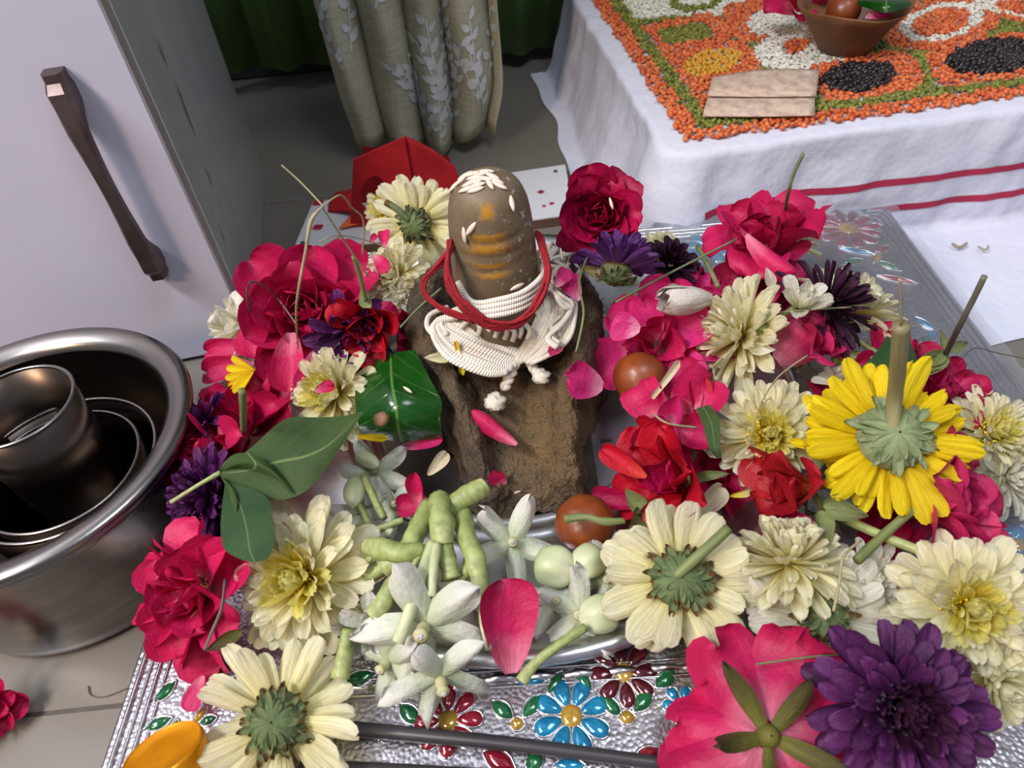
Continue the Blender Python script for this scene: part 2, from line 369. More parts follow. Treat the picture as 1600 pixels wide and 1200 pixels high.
# stiff red bag: front panel with oval hand hole, right panel folded back
def panel_hole(A, B, C, D, cu, cv_, ru, rv):
    """quad A(bl) B(br) C(tr) D(tl) with an elliptic hole"""
    V_, Fs = [], []; n = 32
    for ring in range(5):
        for k in range(n):
            a = 2 * pi * k / n; ex, ey = cu + ru * cos(a), cv_ + rv * sin(a)
            s = max(abs(cos(a)), abs(sin(a))); bx = 0.5 + 0.5 * cos(a) / s; by = 0.5 + 0.5 * sin(a) / s
            t = ring / 4; u = ex + (bx - ex) * t; v = ey + (by - ey) * t
            V_.append((A * (1 - u) + B * u) * (1 - v) + (D * (1 - u) + C * u) * v)
    for r_ in range(4):
        for k in range(n): Fs.append((r_ * n + k, r_ * n + (k + 1) % n, (r_ + 1) * n + (k + 1) % n, (r_ + 1) * n + k))
    return V_, Fs
zt = zb
A = P(548, 352, zt + .1); B = P(655, 345, zt + .1); Yb = A.y
Ct = P(632, 213, Y=Yb - 0.6); Dt = P(552, 248, Y=Yb - 0.6)
bag = thing('red_bag', 'stiff red bag with oval hand hole standing behind the cream flowers', 'bag', Matrix.Translation(Vector((A.x, A.y, zt)) * S)); ob_ = Vector((A.x, A.y, zt))
g = mobj('front_panel', rel(panel_hole(A, B, Ct, Dt, .36, .45, .22, .24), ob_), m_red, bag, False); sm = g.modifiers.new('s', 'SOLIDIFY'); sm.thickness = .0025
E1 = P(735, 330, zt + .1); E2 = P(712, 262, Y=E1.y)
g = mobj('side_panel', rel(patch([[B + Vector((0, .02, 0)), B * .5 + E1 * .5, E1], [(B + Ct) * .5, (B + Ct + E1 + E2) * .25 + Vector((0, .4, 0)), (E1 + E2) * .5], [Ct + Vector((0, .02, 0)), Ct * .5 + E2 * .5 + Vector((0, 0, .25)), E2]]), ob_), m_red, bag); sm = g.modifiers.new('s', 'SOLIDIFY'); sm.thickness = .0025
A2 = Vector((A.x + .4, A.y + 3.6, zt)); D2 = Vector((Dt.x + .4, Dt.y + 3.2, Dt.z - .6))
mobj('back_panel', rel(patch([[A2, Vector((E1.x - .6, A2.y + .5, zt))], [D2, Vector((E2.x - .6, D2.y + .3, E2.z - .3))]]), ob_), m_red, bag)
bs = mobj('red_cloth_fold', patch([[P(512, 330, zt + .15), P(540, 330, zt + .5), P(565, 340, zt + .2)], [P(515, 312, zt + .3), P(540, 306, zt + 1.2), P(560, 305, zt + .9)], [P(525, 300, zt + .2), P(545, 296, zt + .6), P(560, 290, zt + .8)]]), m_red)
bs.modifiers.new('s', 'SOLIDIFY').thickness = .002
tag(bs, 'crumpled fold of red cloth on the white board left of the bag', 'cloth')
m_or = plain_mat('orange_paper', (222, 92, 36), (232, 104, 44), 30, 0.7, 0.05)
for (tri, lab) in (([(530, 358), (562, 322), (566, 350)], 'orange paper triangle standing against the red bag'), ([(496, 392), (532, 370), (520, 392)], 'small orange paper scrap behind the big pink rose')):
    p0, p1, p2 = (P(tri[0][0], tri[0][1], zt + .2), P(tri[1][0], tri[1][1], zt + .7), P(tri[2][0], tri[2][1], zt + .25))
    mid = (p0 + p1 + p2) / 3 + Vector((0, 0, .15)); o = mobj('orange_paper', ([p0, p1, p2, mid], [(0, 1, 3), (1, 2, 3), (2, 0, 3)]), m_or, None, False)
    o.modifiers.new('s', 'SOLIDIFY').thickness = .0012; tag(o, lab, 'paper')

# ================================================================== TABLE WITH CLOTH AND GRAIN PATTERN
TZ = 5.0
TC = P(1052, 238, TZ); a_t = radians(3.4); ta = Vector((cos(a_t), sin(a_t), 0)); tb = Vector((-sin(a_t), cos(a_t), 0))
m_cloth, nt, nn, L, b = mat_new('white_cotton'); oc = objc(nt); n1 = noise_t(nt, oc, 14, 4); n2 = noise_t(nt, oc, 900, 2)
n3 = noise_t(nt, oc, 7, 5); c = mixc(nt, ramp(nt, [(0.70, (0.0, 0.0, 0.0)), (0.78, (0.35, 0.35, 0.35))], n3), (204, 205, 220), (206, 136, 156)); L.new(c, b.inputs['Base Color']); b.inputs['Roughness'].default_value = 0.85
ad = N(nt, 'ShaderNodeMath', operation='MULTIPLY_ADD'); L.new(n2, ad.inputs[0]); ad.inputs[1].default_value = .03; L.new(n1, ad.inputs[2]); L.new(bumpn(nt, ad.outputs[0], .6, .012), b.inputs['Normal'])
m_stripe = plain_mat('stripe', (158, 30, 66), (178, 40, 74), 40, 0.8, 0.1)
m_stripe2 = plain_mat('stripe_orange', (206, 120, 40), (220, 140, 50), 40, 0.8, 0.1)
TL, TW, RC = 38, 66, 1.6                                     # table depth, width, cloth corner radius
def edge_pt(s):
    """outline of the table top, s in cm from the back end of the left side round the corner to the front's right end; returns point, outward normal"""
    l1 = TL - RC; l2 = RC * pi / 2
    if s < l1: return TC + tb * (TL - s), -ta
    if s < l1 + l2:
        a = (s - l1) / RC; c_ = TC + ta * RC + tb * RC; d = -ta * cos(a) - tb * sin(a); return c_ + d * RC, d
    return TC + ta * (RC + s - l1 - l2), -tb
l1 = TL - RC; stot = l1 + RC * pi / 2 + TW - RC
def cloth_pt(s, t):
    """t: 0..1 over the edge and down to the floor, 1..2 spreading on the floor"""
    p, n = edge_pt(s); front = max(0, min(1, (s - l1 - 1) / 5)); corner = math.exp(-((s - l1 - 1.2) / 3.2) ** 2)
    fold = (sin(s * 0.33 + .6) * .55 + .35 * sin(s * .71 + 2)) * (1 - front) + front * .35 * sin(s * .42) + corner * 1.4 * sin(s * 1.3 + 1)
    H = TZ - FLOOR - 0.12
    if t <= 1:
        if t < .12: a = t / .12 * pi / 2; o = 0.55 * sin(a); z = TZ - .55 * (1 - cos(a)) + .07 * noise.noise(Vector((s * .5, t * 4, 1)))
        else: q_ = (t - .12) / .88; o = .55 + q_ * (0.5 + fold * .55 + (1 - front) * 1.6 * q_ + .2); z = TZ - .55 - (H - .55) * q_
        o += min(1, t * 4) * (.55 * noise.noise(Vector((s * .22, t * 1.6, 7))) + .22 * noise.noise(Vector((s * .7 + t * 2, t * 3, 2)))) + corner * 1.1 * sin(min(1, t) * pi) * (t < 1)
        return p + n * o + Vector((0, 0, z - p.z)) if False else Vector((p.x + n.x * o, p.y + n.y * o, z))
    q_ = t - 1; sp = 1.2 + fold * .3
    ext = (1 - front) * 1.6 + front * (13.2 + .25 * sin(s * .5)); o = .55 + (0.7 + fold * .55 + (1 - front) * 1.6) + q_ * ext
    z = FLOOR + .12 + .5 * max(0, noise.noise(Vector((s * .2 + q_ * 1.2, q_ * 1.8, 3)))) * min(1, q_ * 4) * (.25 + front)
    return Vector((p.x + n.x * o, p.y + n.y * o, z))
ns = 230; tt = [i * .12 / 4 for i in range(4)] + [.12 + .88 * i / 14 for i in range(15)] + [1 + i / 14 for i in range(1, 15)]
V_ = [cloth_pt(stot * j / ns, t) for t in tt for j in range(ns + 1)]; Fs = grid_faces(len(tt), ns + 1)
o_ = len(V_); ng = 40
# the flat top as a fan of quads toward the far right corner
for i in range(1, ng + 1):
    for j in range(ns + 1):
        p, n = edge_pt(stot * j / ns); far = TC + ta * TW + tb * TL; q_ = i / ng
        V_.append(Vector((p.x + (far.x - p.x) * q_, p.y + (far.y - p.y) * q_, TZ + (.05 * noise.noise(Vector((p.x, p.y, q_ * 20))) if i < ng else 0))))
for i in range(ng):
    for j in range(ns):
        a_ = (j, j + 1) if i == 0 else (o_ + (i - 1) * (ns + 1) + j, o_ + (i - 1) * (ns + 1) + j + 1)
        b_ = (o_ + i * (ns + 1) + j, o_ + i * (ns + 1) + j + 1); Fs.append((a_[1], a_[0], b_[0], b_[1]))
cloth = mobj('tablecloth', (V_, Fs), m_cloth)
tag(cloth, 'white cotton cloth with red border stripes draped over the low table', 'tablecloth')
def stripe(t0, t1, s0, s1, m, name='border_stripe'):
    V2 = []; k = 160
    for i in range(3):
        for j in range(k + 1):
            s = s0 + (s1 - s0) * j / k; t = t0 + (t1 - t0) * i / 2; p = cloth_pt(s, t); _, n = edge_pt(s); V2.append(p + n * .05 + Vector((0, 0, .03)))
    return mobj(name, (V2, grid_faces(3, k + 1)), m, cloth)
s_f = l1 + RC * pi / 2
stripe(.50, .555, s_f + .6, stot, m_stripe); stripe(.74, .795, s_f + 4.5, stot, m_stripe); stripe(.74, .795, s_f + 1.2, s_f + 4.4, m_stripe2)

# grain mosaic: flattened beads and rice scattered once over the table top, one object for each kind
ICO = []
_t = (1 + sqrt(5)) / 2
_iv = [Vector(v).normalized() for v in ((-1, _t, 0), (1, _t, 0), (-1, -_t, 0), (1, -_t, 0), (0, -1, _t), (0, 1, _t), (0, -1, -_t), (0, 1, -_t), (_t, 0, -1), (_t, 0, 1), (-_t, 0, -1), (-_t, 0, 1))]
_if = [(0, 11, 5), (0, 5, 1), (0, 1, 7), (0, 7, 10), (0, 10, 11), (1, 5, 9), (5, 11, 4), (11, 10, 2), (10, 7, 6), (7, 1, 8), (3, 9, 4), (3, 4, 2), (3, 2, 6), (3, 6, 8), (3, 8, 9), (4, 9, 5), (2, 4, 11), (6, 2, 10), (8, 6, 7), (9, 8, 1)]
def ell(x, y, cx, cy, rx, ry, tilt=-.16):
    dx, dy = x - cx, y - cy; dy -= tilt * dx; return (dx / rx) ** 2 + (dy / ry) ** 2
def rsq(x, y, cx, cy, rx, ry, tilt=-.16):
    dx, dy = x - cx, y - cy; dy -= tilt * dx; dx -= -.35 * dy * 0; dx += -.45 * dy; return (abs(dx) / rx) ** 4 + (abs(dy) / ry) ** 4
def kind_at(a, b_):
    """what lies at (a,b) cm from the corner of the table top"""
    wob = .3 * noise.noise(Vector((a * .8, b_ * .8, 5)))
    m = min(a - 1.15, b_ - .95, TW - 1.15 - a, TL - .95 - b_) + wob * .6
    if a > TW / 2: a = TW - a
    if m < 0: return None
    if m < 1.5: return 'O'
    if m < 2.7: return 'G'
    x, y = proj(TC + ta * a + tb * b_)
    x += 5 * noise.noise(Vector((a, b_, 1))); y += 4 * noise.noise(Vector((a, b_, 9)))
    if ell(x, y, 1090, 2, 42, 20) < 1: return 'G' if ell(x, y, 1090, 2, 30, 11) > 1 else 'R'
    e = rsq(x, y, 1071, 58, 68, 27)
    if e < 1: return 'G' if rsq(x, y, 1071, 57, 40, 14) < 1 else 'O'
    e = rsq(x, y, 1108, 104, 72, 30)
    if e < 1: return 'Y' if ell(x, y, 1112, 102, 46, 19) < 1 else 'O'
    if rsq(x, y, 1110, 155, 45, 22) < 1: return 'O'
    if rsq(x, y, 1352, 124, 84, 34) < 1: return 'K' if ell(x, y, 1338, 126, 56, 22, -.1) < 1 else 'O'
    if rsq(x, y, 1560, 98, 108, 38) < 1: return 'K' if ell(x, y, 1555, 94, 78, 25, -.1) < 1 else 'O'
    if ell(x, y, 1470, 40, 95, 42) < 1:
        e = ell(x, y, 1470, 38, 66, 29); return ('O' if e < .5 else 'R') if e < 1 else 'O'
    if ell(x, y, 1270, 75, 95, 40) < 1: return 'O' if ell(x, y, 1243, 76, 18, 11) < 1 else 'R'
    if rsq(x, y, 1195, 35, 58, 34) < 1: return 'R' if ell(x, y, 1208, 36, 42, 22) < 1 else 'O'
    if x > 1480 and y < 62 and (y - (x - 1490) * .55) < 20: return 'G' if (y - (x - 1490) * .55) > -12 else 'R'
    if x < 1140 and y < 34 - (x - 1000) * .06: return 'R'
    if x < 1240 and y < 10: return 'R'
    return 'G'
geo = {k: ([], []) for k in 'OGRKY'}
spec_ = {'O': (.24, .17, .50), 'G': (.20, .17, .42), 'R': (.11, .10, .30), 'K': (.26, .2, .44), 'Y': (.22, .2, .45)}
random.seed(3)
def scatter(kind, step, dens=1.0):
    r, rz, _ = spec_[kind]; V2, F2 = geo[kind]
    a = 0.6
    while a < TW:
        b_ = 0.5
        while b_ < TL:
            pa, pb = a + rnd(-.42, .42) * step, b_ + rnd(-.42, .42) * step
            if kind_at(pa, pb) == kind:
                p = TC + ta * pa + tb * pb
                if rnd(0, 1) < dens:
                    o = len(V2); ang = rnd(0, pi); ca, sa = cos(ang), sin(ang); s = rnd(.85, 1.15); lx = 3.0 if kind == 'R' else (1.25 if kind in 'GK' else 1.0)
                    zc = TZ + rz * .8 + rnd(0, .16) + (.12 if kind == 'K' else 0)
                    tx_, ty_ = rnd(-.5, .5), rnd(-.5, .5)
                    for v in _iv:
                        x, y, z = v.x * r * lx * s, v.y * r * s, v.z * rz * s
                        z += x * tx_ + y * ty_ if kind != 'R' else x * tx_ * .3
                        V2.append(Vector((p.x + x * ca - y * sa, p.y + x * sa + y * ca, zc + z)))
                    F2 += [(f[0] + o, f[1] + o, f[2] + o) for f in _if]
            b_ += step
        a += step
for k in 'OGKY': scatter(k, spec_[k][2] * .80)
scatter('R', .30)
gm = {'O': grain_mat('orange_lentil', (182, 76, 34), (202, 96, 50), (214, 120, 70)), 'G': grain_mat('green_mung', (86, 92, 30), (112, 116, 42), (136, 134, 56)), 'R': grain_mat('rice', (205, 202, 186), (222, 218, 204), (232, 230, 220)),
      'K': grain_mat('black_bean', (22, 16, 18), (34, 26, 28), (48, 38, 38), .3), 'Y': grain_mat('yellow_pea', (196, 130, 30), (206, 146, 40), (190, 160, 60))}
for k, nm, lab, cat in (('O', 'orange_lentils', 'orange split lentils in bands and rings on the white tablecloth', 'lentils'), ('G', 'green_mung_beans', 'green mung beans spread between the orange shapes on the tablecloth', 'beans'), ('R', 'rice_grains', 'white rice filling patches of the grain pattern on the tablecloth', 'rice'), ('K', 'black_beans', 'shiny black beans heaped in two dark ovals on the tablecloth', 'beans'), ('Y', 'yellow_split_peas', 'yellow split peas in an orange square on the tablecloth', 'peas')):
    tag(mobj(nm, geo[k], gm[k]), lab, cat, None, 'stuff')

# brown leaf bowl, its contents, folded banknote ---------------------------
m_dona = plain_mat('leaf_bowl', (92, 58, 34), (128, 86, 50), 26, 0.55, 0.4)
BC = P(1322, 62, TZ + 1.0); BC.z = TZ + .3
def bowl_jit(p, a, i):
    t = i / 11; k = 1 + .05 * t * sin(3 * a + .4) + .02 * t * sin(11 * a); d = Vector((p.x - BC.x, p.y - BC.y, 0)) * k
    return Vector((BC.x + d.x, BC.y + d.y, p.z + .25 * t * sin(3 * a + 1.9)))
prof = [(0.01, .05), (1.6, 0), (2.1, .12), (2.6, 1.0), (3.2, 2.0), (3.8, 2.9), (4.35, 3.55), (4.3, 3.65), (3.7, 3.05), (3.0, 2.1), (2.3, 1.1), (0.01, .5)]
bw = mobj('leaf_bowl', lathe([(r, z + BC.z) for r, z in prof], 60, BC.x, BC.y, bowl_jit), m_dona)
tag(bw, 'brown leaf bowl holding petals and a sweet on the grain pattern', 'bowl')

m_note, nt, nn, L, b = mat_new('banknote_paper'); uv = N(nt, 'ShaderNodeUVMap'); v = N(nt, 'ShaderNodeVectorMath', operation='MULTIPLY'); L.new(uv.outputs[0], v.inputs[0]); v.inputs[1].default_value = (9, 5, 1)
n1 = noise_t(nt, v.outputs[0], 1.5, 6, .65); wv = N(nt, 'ShaderNodeTexWave', bands_direction='DIAGONAL'); wv.inputs['Scale'].default_value = .28; wv.inputs['Distortion'].default_value = 7; wv.inputs['Detail'].default_value = 3; L.new(v.outputs[0], wv.inputs[0])
c = ramp(nt, [(0.3, (158, 130, 124)), (0.5, (192, 166, 148)), (0.7, (208, 186, 162))], n1); c = mixc(nt, .16, c, ramp(nt, [(.3, (138, 108, 116)), (.5, (196, 168, 150)), (.75, (216, 194, 170))], wv.outputs[0])); L.new(c, b.inputs['Base Color']); b.inputs['Roughness'].default_value = .75
zn = TZ + .55
nb = thing('banknote', 'folded pale brown banknote lying on the lentils', 'banknote', Matrix.Translation(P(1098, 182, zn) * S)); on = P(1098, 182, zn)
g = mobj('lower_fold', rel(patch([[P(1098, 182, zn + .05), P(1185, 182, zn + .1), P(1273, 180, zn + .05)], [P(1101, 168, zn + .45), P(1186, 164, zn + .5), P(1273, 158, zn + .4)], [P(1106, 152, zn + .35), P(1188, 149, zn + .4), P(1274, 150, zn + .3)], [P(1112, 125, zn + .1), P(1190, 118, zn + .2), P(1277, 112, zn + .1)]]), on), m_note, nb)
g.modifiers.new('s', 'SOLIDIFY').thickness = .0008
g = mobj('upper_fold', rel(patch([[P(1105, 150, zn + .55), P(1188, 151, zn + .6), P(1275, 150, zn + .5)], [P(1109, 138, zn + .85), P(1190, 134, zn + .95), P(1277, 134, zn + .8)], [P(1113, 120, zn + .5), P(1195, 108, zn + .75), P(1280, 108, zn + .6)]]), on), m_note, nb)
g.modifiers.new('s', 'SOLIDIFY').thickness = .0008

# ================================================================== SILVER PLANK
m_silver, nt, nn, L, b = mat_new('embossed_silver'); oc = objc(nt)
vo = N(nt, 'ShaderNodeTexVoronoi'); vo.inputs['Scale'].default_value = 520; L.new(oc, vo.inputs[0])
n1 = noise_t(nt, oc, 120, 3); ad = N(nt, 'ShaderNodeMath', operation='MULTIPLY_ADD'); L.new(n1, ad.inputs[0]); ad.inputs[1].default_value = .5
iv = N(nt, 'ShaderNodeMath', operation='SUBTRACT'); iv.inputs[0].default_value = 1; L.new(vo.outputs['Distance'], iv.inputs[1]); L.new(iv.outputs[0], ad.inputs[2])
L.new(bumpn(nt, ad.outputs[0], .35, .0008), b.inputs['Normal']); b.inputs['Metallic'].default_value = 1.0; b.inputs['Roughness'].default_value = .34
L.new(ramp(nt, [(.3, (168, 164, 172)), (.7, (190, 186, 192))], n1), b.inputs['Base Color'])
m_ridge, nt, nn, L, b = mat_new('silver_ridge'); b.inputs['Metallic'].default_value = 1; b.inputs['Roughness'].default_value = .25; n1 = noise_t(nt, objc(nt), 160, 2); L.new(bumpn(nt, n1, .4, .001), b.inputs['Normal']); L.new(ramp(nt, [(.3, (200, 196, 200)), (.7, (216, 212, 216))], n1), b.inputs['Base Color'])
def enamel(name, c1, c2):
    m, nt, nn, L, b = mat_new(name); n = noise_t(nt, objc(nt), 130, 3); L.new(ramp(nt, [(.3, c1), (.7, c2)], n), b.inputs['Base Color'])
    b.inputs['Roughness'].default_value = .12; b.inputs['Metallic'].default_value = .25; b.inputs['Coat Weight'].default_value = .6; L.new(bumpn(nt, n, .25, .001), b.inputs['Normal']); return m
EN = {'blue': enamel('enamel_blue', (10, 92, 138), (30, 140, 180)), 'green': enamel('enamel_green', (16, 74, 44), (36, 110, 66)), 'red': enamel('enamel_red', (110, 16, 34), (150, 30, 48)), 'gold': enamel('enamel_gold', (150, 116, 40), (190, 150, 60)), 'maroon': enamel('enamel_maroon', (60, 14, 26), (90, 24, 36))}
PA = radians(-2.2); PC = Vector((28.7, 43.5, 0)); pa = Vector((cos(PA), sin(PA), 0)); pb = Vector((-sin(PA), cos(PA), 0))
MP = Matrix((tuple((pa.x, pb.x, 0)) + (PC.x,), tuple((pa.y, pb.y, 0)) + (PC.y,), (0, 0, 1, 0), (0, 0, 0, 1)))       # local x<=0 to the left, y<=0 to the front, top at z=0
PW, PL = 45.6, 40.0
plank = thing('silver_plank', 'embossed silver plank with coloured enamel flowers under the offerings', 'plank', Matrix.Translation(Vector((PC.x, PC.y, FLOOR)) * S)); po = Vector((PC.x, PC.y, FLOOR))
def pgeo(g): return ([MP @ Vector(v) - po for v in g[0]],) + tuple(g[1:])
mobj('top_slab', pgeo(box(-PW, 0, -PL, 0, -1.6, 0, .18)), m_silver, plank, False)
for (x, y) in ((-PW + 2, -PL + 2), (-PW + 2, -5), (-5, -PL + 2), (-5, -5)): mobj('foot', pgeo(box(x, x + 3, y, y + 3, FLOOR + .35, -1.6, .2)), m_ridge, plank, False)
def ridge(x0, y0, x1, y1, r, wavy=0):
    k = 60; pts = [(x0 + (x1 - x0) * i / k, y0 + (y1 - y0) * i / k, 0.0 + (wavy * sin(i * 1.9) if wavy else 0)) for i in range(k + 1)]
    return mobj('border_ridge', pgeo(tube(pts, r, 6, 2, .1, flat=.7)), m_ridge, plank)
for ins, r in ((.45, .16), (.85, .1), (1.25, .13), (1.65, .1), (7.2, .12), (7.9, .09)):
    ridge(-PW + ins, -PL + ins, -PW + ins, -ins, r); ridge(-PW + ins, -PL + ins, -ins, -PL + ins, r)
    ridge(-ins, -PL + ins, -ins, -ins, r); ridge(-PW + ins, -ins, -ins, -ins, r)
ridge(-PW + 7.55, -PL + 7.55, -7.55, -PL + 7.55, .2, .12); ridge(-PW + 7.55, -PL + 7.55, -PW + 7.55, -7.55, .2, .12)
# enamel inlays: each petal, leaf and disc a domed plate with a raised silver cell wall
def cell(cx, cy, ang, ln, wd, kind):
    V_, U_ = [], []; n = 18
    for ring, (f, z) in enumerate(((0.02, .16), (.55, .14), (.92, .07), (1.0, .02))):
        for k in range(n):
            a = 2 * pi * k / n; x = cos(a) * ln / 2; y = sin(a) * wd / 2
            if kind == 'leaf': y *= (1 - (abs(cos(a)) ** 3))
            elif kind == 'petal': y *= (1.0 + .35 * cos(a))
            x *= f; y *= f; V_.append(Vector((cx + x * cos(ang) - y * sin(ang), cy + x * sin(ang) + y * cos(ang), z)))
    return V_, grid_faces(4, n, True)
def inlay(px_, py_, angpx, ln, wd, kind, col, name):
    p = P(px_, py_, 0.05); d = MP.inverted() @ p; q2 = MP.inverted() @ P(px_ + 10 * cos(angpx), py_ - 10 * sin(angpx), .05); ang = atan2(q2.y - d.y, q2.x - d.x)
    o = mobj(name, pgeo(cell(d.x, d.y, ang, ln, wd, kind)), EN[col], plank)
    c_ = cell(d.x, d.y, ang, ln * 1.06 + .06, wd * 1.06 + .06, kind)[0][54:72]; ring = [tuple(v) for v in c_] + [tuple(c_[0])]
    mobj('cell_wall', pgeo(tube(ring, .055, 5, 1)), m_ridge, o)
def enflower(px_, py_, rpx, n, col, ccol, rot=0.0):
    p = P(px_, py_, .05); cmr = rpx * cmpx(p)
    d = MP.inverted() @ p
    for k in range(n):
        a = rot + 2 * pi * k / n; x, y = d.x + cos(a) * cmr * .62, d.y + sin(a) * cmr * .62
        o = mobj('enamel_petal', pgeo(cell(x, y, a, cmr * .74, cmr * 1.25 * pi / n * .86, 'petal')), EN[col], plank)
        c_ = cell(x, y, a, cmr * .78, cmr * 1.25 * pi / n * .92, 'petal')[0][54:72]; mobj('cell_wall', pgeo(tube([tuple(v) for v in c_] + [tuple(c_[0])], .05, 5, 1)), m_ridge, o)
    mobj('enamel_disc', pgeo(cell(d.x, d.y, 0, cmr * .58, cmr * .58, 'disc')), EN[ccol], plank)
enflower(893, 1118, 62, 8, 'blue', 'gold', .3); enflower(975, 1050, 55, 8, 'maroon', 'gold'); enflower(700, 1125, 55, 8, 'red', 'gold'); enflower(1065, 1100, 30, 6, 'blue', 'gold')
enflower(1325, 356, 52, 12, 'red', 'gold'); enflower(1415, 570, 58, 10, 'blue', 'gold'); enflower(1110, 385, 42, 9, 'blue', 'gold'); enflower(1590, 850, 40, 6, 'blue', 'gold')
for (x, y, a, l, wd, c_) in ((785, 1108, -.7, 1.1, .55, 'green'), (832, 1102, .9, 1.15, .55, 'green'), (868, 1066, 1.0, 1.1, .5, 'green'), (912, 1062, -.9, 1.1, .5, 'green'), (955, 1102, -.8, 1.1, .5, 'green'), (1005, 1094, .9, 1.2, .6, 'green'), (1040, 1060, .7, 1.1, .6, 'green'), (830, 1065, .1, 1.2, .35, 'blue'),
                             (808, 1130, 0, .6, .5, 'gold'), (980, 1120, 0, .7, .5, 'gold'), (640, 1115, -.8, 1.2, .6, 'green'), (610, 1145, .6, 1.0, .5, 'red'), (258, 1080, .8, 1.1, .5, 'green'), (247, 1130, .4, 1.1, .5, 'green'), (270, 1140, 1.1, .8, .4, 'green'), (355, 1082, .8, 1.4, .3, 'red'), (312, 1118, .9, .8, .3, 'gold'), (325, 1125, .3, .7, .4, 'green'),
                             (300, 1040, 0, 1.2, .9, 'red'), (780, 1188, -.5, 1.4, .7, 'red'), (835, 1188, 1.2, 1.0, .6, 'green'), (890, 1195, 0, 1.2, .5, 'blue'), (1010, 1182, .6, 1.2, .6, 'red'), (560, 1060, .3, 1.5, .6, 'green'),
                             (1380, 388, .4, 1.2, .5, 'red'), (1340, 392, -.2, 2.3, .5, 'blue'), (1332, 408, .2, 1.5, .6, 'green'), (1372, 402, .9, 1.4, .35, 'gold'), (1390, 415, -.4, 1.6, .5, 'green'), (1402, 436, -.2, 2.4, .5, 'red'), (1445, 505, -.6, 1.5, .45, 'blue'), (1455, 525, .9, 1.3, .5, 'blue'), (1450, 528, .5, 1.2, .5, 'green'), (1440, 540, -.1, 1.6, .2, 'gold'), (1380, 375, -1.2, 1.0, .22, 'green'), (1585, 830, .3, 1.3, .6, 'blue'), (1350, 330, .2, 1.0, .4, 'green')):
    inlay(x, y, a, l, wd, 'leaf', c_, 'enamel_leaf')
# thin clear wrap over the back right of the plank
m_film, nt, nn, L, b = mat_new('clear_film'); tr = N(nt, 'ShaderNodeBsdfTransparent'); gl = N(nt, 'ShaderNodeBsdfGlossy'); gl.inputs['Roughness'].default_value = .12
fr = N(nt, 'ShaderNodeFresnel'); fr.inputs[0].default_value = 1.5; ml = N(nt, 'ShaderNodeMath', operation='MULTIPLY_ADD'); L.new(fr.outputs[0], ml.inputs[0]); ml.inputs[1].default_value = .9; ml.inputs[2].default_value = .03; mx = N(nt, 'ShaderNodeMixShader'); L.new(ml.outputs[0], mx.inputs[0]); L.new(tr.outputs[0], mx.inputs[1]); L.new(gl.outputs[0], mx.inputs[2]); df = N(nt, 'ShaderNodeBsdfDiffuse'); df.inputs[0].default_value = lin((206, 208, 222)); mx2 = N(nt, 'ShaderNodeMixShader'); mx2.inputs[0].default_value = .12; L.new(mx.outputs[0], mx2.inputs[1]); L.new(df.outputs[0], mx2.inputs[2]); L.new(mx2.outputs[0], nn['Material Output'].inputs[0])
bn = bumpn(nt, noise_t(nt, objc(nt), 55, 4), .6, .003); L.new(bn, gl.inputs['Normal'])
V_ = []
for i in range(60):
    for j in range(50):
        x = -24 + 24.6 * j / 49; y = -30 + 30.4 * i / 59; e = max(0, x + .1) + max(0, y + .1)
        V_.append(MP @ Vector((x, y, .26 + .22 * abs(noise.noise(Vector((x * .55, y * .3, 1)))) ** .7 - e * .4)))
tag(mobj('plastic_wrap', (V_, grid_faces(60, 50)), m_film), 'clear wrinkled plastic wrap over the right rear of the silver plank', 'plastic wrap')

# steel plate -----------------------------------------------------------
m_steel, nt, nn, L, b = mat_new('plate_steel'); b.inputs['Metallic'].default_value = 1; b.inputs['Roughness'].default_value = .3; n1 = noise_t(nt, objc(nt), 70, 4); L.new(ramp(nt, [(.35, (176, 176, 180)), (.65, (206, 206, 210))], n1), b.inputs['Base Color']); L.new(bumpn(nt, n1, .12, .001), b.inputs['Normal'])
pcx, pcy = 0.0, 27.6
prof = [(0.01, .28)] + [(r, .28) for r in (4, 7.6)] + [(7.75, .40), (7.95, .28), (8.4, .28), (8.55, .42), (8.75, .28), (9.3, .28), (9.45, .40), (9.65, .28), (12.6, .30), (13.4, .5), (14.2, .95), (14.6, 1.25), (14.9, 1.42), (15.25, 1.45), (15.5, 1.3), (15.55, 1.1), (15.35, .95), (14.9, 1.0), (14.3, .72), (13.3, .22), (12.6, .12), (.01, .12)]
tag(mobj('steel_plate', lathe(prof, 96, pcx, pcy), m_steel), 'round steel plate with rolled rim holding the flower offerings', 'plate')

# ================================================================== COOKING POT WITH NESTED VESSELS
m_pot, nt, nn, L, b = mat_new('brushed_steel'); b.inputs['Metallic'].default_value = 1; b.inputs['Roughness'].default_value = .27
mp = N(nt, 'ShaderNodeMapping'); mp.inputs['Scale'].default_value = (6, 6, 60); L.new(objc(nt), mp.inputs[0]); n1 = noise_t(nt, mp.outputs[0], 2.2, 3); L.new(ramp(nt, [(.3, (122, 118, 116)), (.7, (144, 140, 138))], n1), b.inputs['Base Color'])
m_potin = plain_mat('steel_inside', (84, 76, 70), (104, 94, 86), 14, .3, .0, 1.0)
px0, py0 = -24.95, 24.7
pot = thing('cooking_pot', 'wide stainless steel pot with rolled double rim on the floor', 'pot', Matrix.Translation(Vector((px0, py0, FLOOR)) * S))
po2 = Vector((px0, py0, FLOOR))
mobj('pot_body', lathe([(.01, .0), (6.6, .0), (7.2, .12), (7.5, .5), (7.62, 1.2), (7.62, 3), (7.68, 5), (7.78, 7.4)], 96), m_pot, pot)
